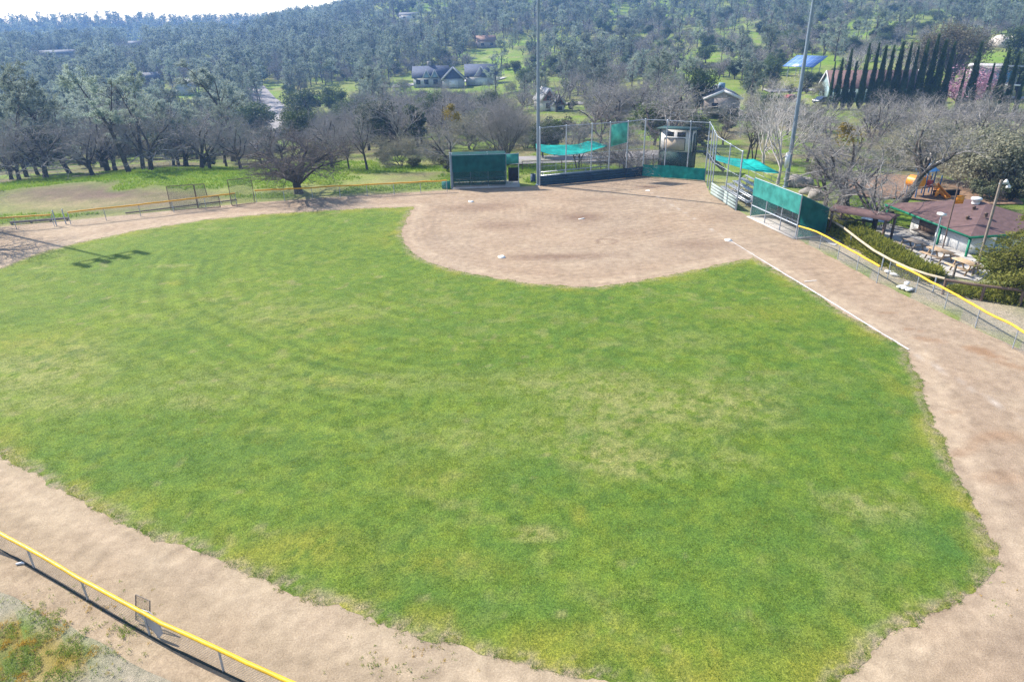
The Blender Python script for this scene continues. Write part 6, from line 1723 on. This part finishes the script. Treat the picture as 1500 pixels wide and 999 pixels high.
hh = height_to(p, 275); MB().tube([(0, 0, -.1), (0, 0, hh)], .05, 7).build('pole', M_BRN, e); MB().box((.35, 0, hh - .9), (.6, .06, .6)).build('board', M_ORANGE, e)
p = spot(1385, 287); tag(MB().box((0, 0, .25), (2.6, .35, .5), .1).box((0, 0, .52), (2.8, .45, .06), .1).build('low_wall', M_BLACK, None, False, tuple(p)), 'low black wall beside the playground right end', 'wall')

# ------------------------------------------------------------------ rocks
def rock(p, size, label, mat=M_ROCK, seed=0, group=None):
    rng = np.random.default_rng(seed); n, m_ = 14, 9; mb = MB()
    U, T = np.meshgrid(np.linspace(0, 2 * math.pi, n, endpoint=False), np.linspace(0.02, math.pi - .02, m_))
    dx, dy, dz = np.sin(T) * np.cos(U), np.sin(T) * np.sin(U), np.cos(T)
    r = .75 + .55 * (fbm(dx * 1.7 + seed, dy * 1.7 + dz * 2.3, seed, 3) - .2)
    V = np.stack([dx * r * size[0], dy * r * size[1], dz * r * size[2] + size[2] * .35], -1).reshape(-1, 3)
    i = np.arange(m_ - 1)[:, None] * n; j = np.arange(n)[None]; j2 = (j + 1) % n
    o = mb.add(V, np.stack([i + j, i + n + j, i + n + j2, i + j2], -1).reshape(-1, 4)).build('boulder', mat, None, False, tuple(p)); o.rotation_euler = (0, 0, rng.uniform(0, 6))
    return tag(o, label, 'boulder', group)
GR = 'grey boulders behind the right dugout'
rock(spot(1166, 272), (1.3, 1.0, .9), 'large grey boulder just right of the right light pole foot', seed=1, group=GR)
rock(spot(1180, 271), (1.2, .9, .7), 'grey boulder second right of the right light pole foot', seed=2, group=GR)
rock(spot(1194, 291), (.9, .8, .8), 'grey boulder against the leaning oak trunk behind the right dugout', seed=3, group=GR)
rock(spot(1183, 284), (.9, .6, .5), 'flat grey boulder nearest the green dugout roof', seed=4, group=GR)
rock(spot(1461, 69), (4.2, 3, 3.2), 'large pale boulder on the hill at upper right, left of a pair', M_ROCKL, 5, 'pale hill boulders')
rock(spot(1476, 69), (4.5, 3, 2.8), 'wide pale boulder on the hill at upper right, right of a pair', M_ROCKL, 6, 'pale hill boulders')
rock(spot(1139, 268) + Vector((1.5, 1, 0)), (.5, .5, .35), 'small grey boulder at the foot of the tall whitish tree', seed=7, group=GR)

# ------------------------------------------------------------------ houses
def gable_house(name, label, p, w, d, h, rh, rz, wall, roof, trim=None, wins=(), door=None, ov=.4, chim=None, cat='house', group=None):
    """ridge along local x; local -y is the front"""
    e = empty(name, (p[0], p[1], p[2] - .3), rz, label, cat, group)
    mb = MB(); mb.box((0, 0, h / 2), (w, d, h))
    for s in (-1, 1): mb.add([(s * w / 2, -d / 2, h), (s * w / 2, d / 2, h), (s * w / 2, 0, h + rh)], [[0, 1, 2] if s > 0 else [2, 1, 0]])
    mb.build('wall', wall, e)
    k = rh / (d / 2); mb = MB(); t_ = .18
    for s in (-1, 1):
        mb.slab([(-w / 2 - ov, s * (d / 2 + ov), h - k * ov + .06), (w / 2 + ov, s * (d / 2 + ov), h - k * ov + .06), (w / 2 + ov, s * .02, h + rh + .1), (-w / 2 - ov, s * .02, h + rh + .1)], t_)
    rf = mb.build('roof', roof, e)
    if trim is not None:
        for s in (-1, 1):
            mb = MB()
            for q in (-1, 1): mb.beam((s * (w / 2 + ov + .04), q * (d / 2 + ov), h - k * ov), (s * (w / 2 + ov + .04), 0, h + rh + .03), .1, .45)
            mb.build('gable_trim', trim, e)
    if chim: MB().box((chim[0], chim[1], h + rh + .2), (.9, .9, 1.8)).build('chimney', M_STUC, rf)
    for (face, u, z, ww, wh) in wins:
        if face == 'f': MB().box((u, -d / 2, z), (ww, .12, wh)).build('window', M_GLASS, e)
        else: MB().box((w / 2 * (1 if face == 'r' else -1), u, z), (.12, ww, wh)).build('window', M_GLASS, e)
    if door: MB().box((door, -d / 2, 1.25), (2.6 if h > 3 else 1.0, .14, 2.3)).build('door', M_BRN, e)
    return e
def face(p): return math.atan2(-p[0], p[1]) * -1 * -1    # yaw that turns local -y towards the camera
D0 = 262.0
pA = place(632, 118, D0); yaw = math.atan2(pA.y, pA.x) - math.pi / 2
s_ = D0 / FPX
a = empty('gabled_house', (pA.x, pA.y, pA.z), yaw, 'large white house with dark blue-grey roof and small front gables across the valley', 'house')
mb = MB(); mb.box((0, 0, 1.7), (12.5, 8, 3.4)); mb.build('wall', M_SIDING, a)
mb = MB()
for s in (-1, 1): mb.slab([(-6.8, s * 4.6, 3.1), (6.8, s * 4.6, 3.1), (6.4, s * .02, 6.6), (-6.4, s * .02, 6.6)], .25)
rf = mb.build('roof', M_ROOFB, a); MB().box((-.5, .8, 6.8), (1.4, 1.2, 2.6)).build('chimney', M_ROCK, rf)
for x in (-1.6, 1.2):
    mb = MB(); mb.add([(x - 1.2, -4.75, 3.2), (x + 1.2, -4.75, 3.2), (x, -4.75, 5.5), (x, -.5, 5.6)], [[0, 1, 2], [1, 3, 2], [0, 2, 3]]); g_ = mb.build('front_gable', M_TEALW, a)
    mb = MB()
    for q in (-1, 1): mb.beam((x + q * 1.4, -4.85, 3.0), (x, -4.85, 5.65), .12, .35)
    mb.build('gable_trim', M_SIDING, g_)
for x in (-4.6, -1.8, 1.4, 4.4): MB().box((x, -4.0, 1.7), (1.5, .12, 1.5)).build('window', M_GLASS, a)
def front_gable(label, px, D, w, d, h, rh, side=0):
    p = place(px, 116, D); e = empty('gabled_garage', (p.x, p.y, p.z), math.atan2(p.y, p.x) - math.pi / 2, label, 'house', 'white garages beside the blue-grey roofed house')
    mb = MB(); mb.box((0, 0, h / 2), (w, d, h)); mb.build('wall', M_SIDING, e); mb = MB()
    if side:
        for s in (-1, 1): mb.slab([(-w / 2 - .5, s * (d / 2 + .5), h - .2), (w / 2 + .5, s * (d / 2 + .5), h - .2), (w / 2 + .5, s * .02, h + rh), (-w / 2 - .5, s * .02, h + rh)], .25)
        gw = 4.2
    else: gw = w
    if not side:
        for s in (-1, 1): mb.slab([(s * (w / 2 + .5), -d / 2 - .5, h - .3), (s * (w / 2 + .5), d / 2, h - .3), (s * .02, d / 2, h + rh), (s * .02, -d / 2 - .5, h + rh)], .25)
    rf = mb.build('roof', M_ROOFB, e)
    y = -d / 2 - (.55 if side else .1); hh_ = rh if not side else rh * .8
    mb = MB(); mb.add([(-gw / 2, y, h - .1), (gw / 2, y, h - .1), (0, y, h + hh_ - .2), (0, 0, h + hh_ - .1)], [[0, 1, 2], [1, 3, 2], [0, 2, 3]]); g_ = mb.build('front_gable', M_ROOFB, e)
    mb = MB()
    for q in (-1, 1): mb.beam((q * (gw / 2 + .3), y - .5, h - .35), (0, y - .5, h + hh_ + .1), .2, .42)
    mb.build('gable_trim', M_SIDING, g_)
    MB().box((0, -d / 2 - .02, h * .42), (w * .4, .1, h * .75)).build('door', M_CREAM, e)
front_gable('white garage with one broad front gable right of the blue-grey roofed house', 664, D0 - 4, 7.6, 8, 3.0, 3.4)
front_gable('wide white garage with blue-grey roof, rightmost building of the valley house group', 705, D0 - 2, 10.6, 8, 3.0, 3.6, 1)
p = spot(655, 92); gable_house('garden_shed', 'small grey shed on the slope above the blue-grey roofed house', p, 4, 3, 2.2, .6, .2, M_TEALW, M_ROOFG, wins=(('f', .8, 1.3, .9, .7),), door=-.9, cat='shed')
# red-gabled house: two steep gables facing left and towards the camera
p = place(804, 158, 168); e = empty('red_gabled_house', (p.x, p.y, p.z), R(14), 'steep white-trimmed house with two red shingled gables beyond the left light pole', 'house'); e.scale = (.68, .68, .68)
for k, (x, y, w_, h_, rh, dd) in enumerate(((0, 0, 6.4, 3.3, 3.9, 9), (2.4, -3.6, 5.0, 2.2, 3.0, 6))):
    mb = MB(); mb.box((x, y + dd / 2, h_ / 2), (w_ - 1, dd, h_)); mb.build('wall', M_CREAM, e)
    mb = MB(); mb.add([(x - w_ / 2 + .5, y - .03, h_), (x + w_ / 2 - .5, y - .03, h_), (x, y - .03, h_ + rh - .3)], [[0, 1, 2]]); mb.build('gable', M_REDW, e)
    mb = MB()
    for s in (-1, 1): mb.slab([(x + s * w_ / 2, y - .6, h_ - .3), (x + s * w_ / 2, y + dd, h_ - .3), (x + s * .02, y + dd, h_ + rh), (x + s * .02, y - .6, h_ + rh)], .28)
    mb.build('roof', M_SIDING if k == 0 else M_ROOFG, e)
    mb = MB()
    for s in (-1, 1): mb.beam((x + s * w_ / 2, y - .7, h_ - .3), (x, y - .7, h_ + rh), .2, .6)
    mb.build('gable_trim', M_SIDING, e)
    MB().box((x, y - .06, h_ + .7), (1.5, .1, 1.1)).build('window', M_GLASS, e)
    MB().box((x, y - .02, h_ * .5), (2.2, .1, h_ * .5)).build('window', M_GLASS, e)
# stucco house
p = place(1053, 154, 152) + Vector((0, 0, 1.3)); yaw = math.atan2(p.y, p.x)
e = gable_house('stucco_house', 'grey-tan stucco house with gable end facing the field, rooftop cooler on its ridge', p, 11, 6.6, 2.9, 1.35, yaw + .12, M_STUC, M_ROOFG, M_CREAM, wins=(('l', 1.4, 1.5, 1.2, 1.0), ('f', 2, 1.5, 1.5, 1.0)), door=-3)
MB().box((0, -.2, 4.75), (1.3, 1.1, .9)).build('rooftop_cooler', M_BLUEP if False else simple('blue_grey_metal', (.18, .30, .42), .5, .15, 2), e)
p = place(1070, 156, 149); tag(MB().box((0, 0, .9), (.8, .7, 1.8), .3).lathe([(.3, 1.8), (.2, 2.05), (0, 2.1)], 10).build('water_heater', M_SIDING, None, False, tuple(p)), 'white upright tank at the right corner of the grey stucco house', 'tank')
# solar carport
p = spot(1176, 113); yaw = math.atan2(p.y, p.x) - math.pi / 2
t = NT('solar_cells'); pp = t.obj(); br = t.n('TexBrick', {'Vector': pp, 'Color1': (.10, .20, .48, 1), 'Color2': (.075, .16, .42, 1), 'Mortar': (.40, .48, .62, 1), 'Scale': 1.0, 'Mortar Size': .05, 'Brick Width': 1.7, 'Row Height': 1.0}, offset=0.0).outputs['Color']
M_SOLAR = t.surf(t.pbr(br, .25, None, spec=.5))
e = empty('solar_carport', (p.x, p.y, p.z), yaw - .5, 'tilted blue solar panel array on posts left of the cypress row', 'solar array')
tl = Matrix.Rotation(R(24), 4, 'X'); pnl = MB().box((0, 0, 0), (9.4, 7.6, .12)).build('solar_panel', M_SOLAR, e, False, (0, 0, 4.2)); pnl.rotation_euler = (R(20), 0, 0)
for x in (-3.6, 0, 3.6):
    for y, h_ in ((-2.2, 3.1), (2.2, 5.0)): MB().tube([(x, y, -.2), (x, y, h_)], .1, 7).build('post', M_GALV, e)
# long house behind the cypresses
p = place(1272, 132, 190); yaw = math.atan2(p.y, p.x) - math.pi / 2
e = gable_house('long_house', 'long low house with maroon roof and white gable trim behind the cypress row', p, 19, 10, 3.2, 3.2, yaw + .3, M_TEALW, M_ROOF, M_SIDING, wins=(('l', 1.5, 1.6, 1.8, 1.2), ('f', -5, 1.6, 1.8, 1.2), ('f', 0, 1.6, 1.8, 1.2), ('f', 5, 1.6, 1.8, 1.2)), door=2.6)
# white modern house upper right
p = place(1466, 112, 205) + Vector((0, 0, 1.6)); yaw = math.atan2(p.y, p.x) - math.pi / 2
e = empty('hillside_house', (p.x, p.y, p.z), yaw, 'white flat-roofed hillside house with blue glass front at the upper right', 'house')
MB().box((-1.5, 0, 2.8), (9.5, 7, 5.6)).build('wall', M_SIDING, e); MB().box((-1.5, -.2, 5.75), (10.6, 8.4, .3)).build('roof', M_SIDING, e)
for x in (-4.4, -1.5, 1.4): MB().box((x, -3.5, 3.6), (2.5, .14, 2.4)).build('window', simple('blue_glass', (.10, .24, .36), .2, .15, 1, bump=0, spec=.5), e)
MB().box((0, -4.6, 1.9), (9, 2.2, .25)).build('balcony', M_CREAM, e)
# far roofs
for px, py, w_, d_, h_, rh, rz, wl, ro, nm, lab in (
        (88, 86, 17, 7, 2.8, 1.6, .1, M_STUC, M_ROOFG, 'long_house', 'long low grey-roofed house among far trees at the left'),
        (200, 70, 8, 6, 2.6, 1.6, -.2, M_CREAM, M_ROOFG, 'far_house', 'small pale-roofed house high on the far left slope'),
        (274, 138, 5.5, 5, 2.8, 2.2, 1.1, M_SIDING, M_SIDING, 'far_cottage', 'white-gabled cottage among trees left of the broad pine'),
        (221, 122, 6, 5, 2.6, 1.5, .2, M_STUC, M_ROOFG, 'far_house', 'grey-roofed cottage half hidden above the knoll pines'),
        (712, 69, 9, 7, 3.0, 2.2, .15, M_STUC, M_ROOFO, 'far_house', 'orange clay-roofed house above the green meadow at centre'),
        (600, 29, 12, 6, 2.8, 1.4, -.1, M_CREAM, M_ROOFG, 'far_house', 'long pale house high on the centre hillside'),
        (132, 133, 6, 5, 2.4, 1.2, .3, M_CREAM, M_SIDING, 'far_house', 'white-roofed outbuilding beyond the knoll at the left')):
    p = spot(px, py); gable_house(nm, lab, p, w_, d_, h_, rh, rz + math.atan2(p.y, p.x) - math.pi / 2, wl, ro, wins=(('f', -w_ * .25, 1.5, 1.4, 1.1), ('f', w_ * .25, 1.5, 1.4, 1.1)), door=0)

# cars by the long house
def car(px, py, D, rz, col, label):
    p = place(px, py, D); e = empty('parked_car', tuple(p), rz, label, 'car', 'cars parked by the long house')
    prof = [(-2.15, .35), (-2.2, .75), (-1.9, .92), (-1.25, 1.0), (-.7, 1.42), (.75, 1.45), (1.35, 1.0), (2.1, .9), (2.2, .45), (2.1, .3)]
    mb = MB(); n = len(prof)
    for s in (-1, 1): mb.add([(x, s * .85, z) for x, z in prof], [list(range(n))[::s]])
    mb.add([(x, s * .85, z) for s in (-1, 1) for x, z in prof], [[i, n + i, n + (i + 1) % n, (i + 1) % n] for i in range(n)])
    mb.build('body', simple('car_paint_' + label.split()[0], col, .3, .08, 1, bump=0, spec=.5), e)
    for s in (-1, 1): MB().add([(-1.1, s * .87, 1.0), (-.65, s * .87, 1.36), (.7, s * .87, 1.38), (1.15, s * .87, 1.0)], [[0, 1, 2, 3][::-s]]).build('window', M_GLASS, e)
    for x in (-1.35, 1.35):
        for y in (-.8, .8): MB().tube([(x, y - .12, .33), (x, y + .12, .33)], .33, 14).build('wheel', M_BLACK, e)
car(1207, 128, 178, .5, (.03, .045, .08), 'dark blue car parked at the left end of the cypress row')
car(1160, 126, 180, .3, (.35, .06, .05), 'red car parked under the solar carport side')

# ------------------------------------------------------------------ grass blades, weeds
def blades(P, nb, L, W, rng, mb, flop=.6):
    P = np.repeat(P, nb, 0); n = len(P)
    a = rng.uniform(0, 2 * math.pi, n); t_ = rng.uniform(.1, flop, n)
    d = np.stack([np.cos(a) * t_, np.sin(a) * t_, np.ones(n)], -1)
    slivers(mb, P + rng.normal(0, .03, (n, 3)) * np.array([1, 1, 0]), d, L * rng.uniform(.6, 1.35, n), W, rng)
rng = np.random.default_rng(8)
t = NT('grass_blades'); pz = t.geo(); n1 = t.noise(pz, .9, 4); n2 = t.noise(pz, 7.0, 2)
c = t.ramp(n1, [(.32, (.12, .21, .03)), (.5, (.19, .28, .04)), (.66, (.32, .32, .07))])
c = t.mix(.5, c, t.ramp(n2, [(.3, (.7, .75, .7)), (.7, (1.3, 1.25, 1.2))]), 'MULTIPLY')
M_BLADE = t.surf(t.n('MixShader', {0: .35, 1: t.pbr(c, .7, spec=.15), 2: t.n('BsdfTranslucent', {'Color': c}).outputs[0]}).outputs[0])
xs = rng.uniform(-45, 32, 2600000); ys = rng.uniform(8, 70, 2600000)
D_ = np.hypot(xs, ys); keepp = rng.random(len(xs)) < np.clip((30 / D_) ** 2.0, 0, 1) * .55
xs, ys = xs[keepp], ys[keepp]
infr = np.abs(xs) < ys * .95 + 4
xs, ys = xs[infr], ys[infr]
sd_ = np.full(len(xs), 1.0); B = 200000
for i in range(0, len(xs), B): sd_[i:i + B] = sdf(xs[i:i + B], ys[i:i + B], LAWN)
sd_ = sd_ + lawn_rag(xs, ys)
e_in = (sd_ < -.02) & (fbm(xs / .6, ys / .6, 201, 3) > .50)
e_edge = (sd_ > -.3) & (sd_ < .06) & (fbm(xs / .5, ys / .5, 202, 3) > .5)
P1 = np.stack([xs[e_in], ys[e_in], np.full(e_in.sum(), .02)], -1)
mb = MB(); blades(P1, 2, .05, .012, rng, mb, 1.1)
P2 = np.stack([xs[e_edge], ys[e_edge], np.full(e_edge.sum(), .005)], -1); blades(P2, 5, .05, .012, rng, mb, 1.2)
print('BLADES', len(P1), len(P2), len(mb.v))
tag(mb.build('grass', M_BLADE), 'short green blades standing in the mown outfield turf and its ragged edge', 'grass', kind='stuff')
# weeds: on the track by the grass, outside the near fence, and tall grass past the fences
mb = MB(); pts = []
for px, py, r, n in ((60, 950, 1.6, 900), (20, 925, 1.1, 500), (100, 972, 1.2, 450), (15, 985, 1.4, 500), (178, 925, .3, 60), (195, 945, .35, 50), (120, 940, 1.5, 120), (590, 960, 1.2, 60), (560, 975, 1.0, 40), (640, 985, 1.0, 40), (1450, 870, 1.0, 30)):
    c_ = F(px, py); q = rng.normal(0, r * .6, (n, 2)); pts.append(np.column_stack([c_[0] + q[:, 0], c_[1] + q[:, 1], np.zeros(n)]))
P = np.vstack(pts); ok = fbm(P[:, 0] / .35, P[:, 1] / .35, 204, 2) > .42; P = P[ok]; blades(P, 6, .075, .016, rng, mb, 1.6)
t = NT('weed_leaves'); pz = t.geo(); n1 = t.noise(pz, 1.6, 3)
c = t.ramp(n1, [(.35, (.20, .30, .05)), (.52, (.28, .34, .06)), (.6, (.50, .30, .04)), (.68, (.55, .38, .06))])
M_WEED = t.surf(t.n('MixShader', {0: .3, 1: t.pbr(c, .7, spec=.1), 2: t.n('BsdfTranslucent', {'Color': c}).outputs[0]}).outputs[0])
tag(mb.build('weeds', M_WEED), 'green and orange weeds on the sand below the near fence', 'weeds', kind='stuff')
n = 60000; xs = rng.uniform(-62, 10, n); ys = rng.uniform(56, 100, n)
dd = sdf(xs, ys, DIRT); g_ = fbm(xs / 4, ys / 4, 53, 3); C_ = ground_colour(xs, ys)
ok = (dd > .6) & (C_[:, 1] > C_[:, 0] * 1.18) & (rng.random(n) < .8)
xs, ys = xs[ok], ys[ok]; P = np.stack([xs, ys, terrain(xs, ys) - .03], -1)
mb = MB(); blades(P, 4, .24, .05, rng, mb, .9)
t = NT('meadow_blades'); pz = t.geo(); n1 = t.noise(pz, .35, 4)
c = t.ramp(n1, [(.35, (.16, .27, .03)), (.55, (.25, .36, .04)), (.7, (.34, .38, .06))])
M_MEAD = t.surf(t.n('MixShader', {0: .4, 1: t.pbr(c, .7, spec=.1), 2: t.n('BsdfTranslucent', {'Color': c}).outputs[0]}).outputs[0])
tag(mb.build('meadow_grass', M_MEAD), 'tall bright spring grass behind the left fence', 'grass', kind='stuff')
# undergrowth bushes that can be told apart, valley edge on the left and behind the dugout
for k, (px, py, top, lab) in enumerate(((40, 243, 215, 'grey scrubby bush at the left edge behind the leaning pine trunk'), (72, 246, 222, 'grey scrubby bush left of the leaning pine trunk'), (128, 246, 226, 'grey scrubby bush right of the leaning pine trunk'), (655, 250, 226, 'grey bush close behind the left corner of the left dugout'), (606, 246, 228, 'low bush on the green bank left of the dugout'), (560, 240, 218, 'low bush at the wood edge behind the green bank'), (690, 246, 222, 'grey bush above the left dugout screen, left one'), (708, 246, 224, 'grey bush above the left dugout screen, right one'), (460, 243, 222, 'low bush behind the trunk of the big lone oak, right side'), (1030, 214, 196, 'olive bush right of the score booth roof'), (1192, 262, 236, 'olive bush behind the grey boulders'), (1480, 296, 258, 'olive bush behind the snack bar roof at the right edge'), (1440, 292, 262, 'olive bush behind the snack bar roof vent'))):
    hero('scrub_bush', V_['scrub'][k % 2], px, py, top, lab, cat='bush', sx=1.1, group='bushes round the ball field')

# ------------------------------------------------------------------ haze in the air over the valley
hz = MB().box((0, 0, 34), (2010, 2010, 124)).build('haze', None); hz.data.materials.clear()
hm = bpy.data.materials.new('valley_haze'); hm.use_nodes = True; ht_ = hm.node_tree; ht_.nodes.clear()
ho = ht_.nodes.new('ShaderNodeOutputMaterial'); hv = ht_.nodes.new('ShaderNodeVolumePrincipled')
hv.inputs['Color'].default_value = (.25, .49, 1.0, 1); hv.inputs['Density'].default_value = .0004; hv.inputs['Anisotropy'].default_value = .25
ht_.links.new(hv.outputs[0], ho.inputs['Volume']); hz.data.materials.append(hm)
tag(hz, 'thin blue haze over the valley', 'haze', kind='stuff')
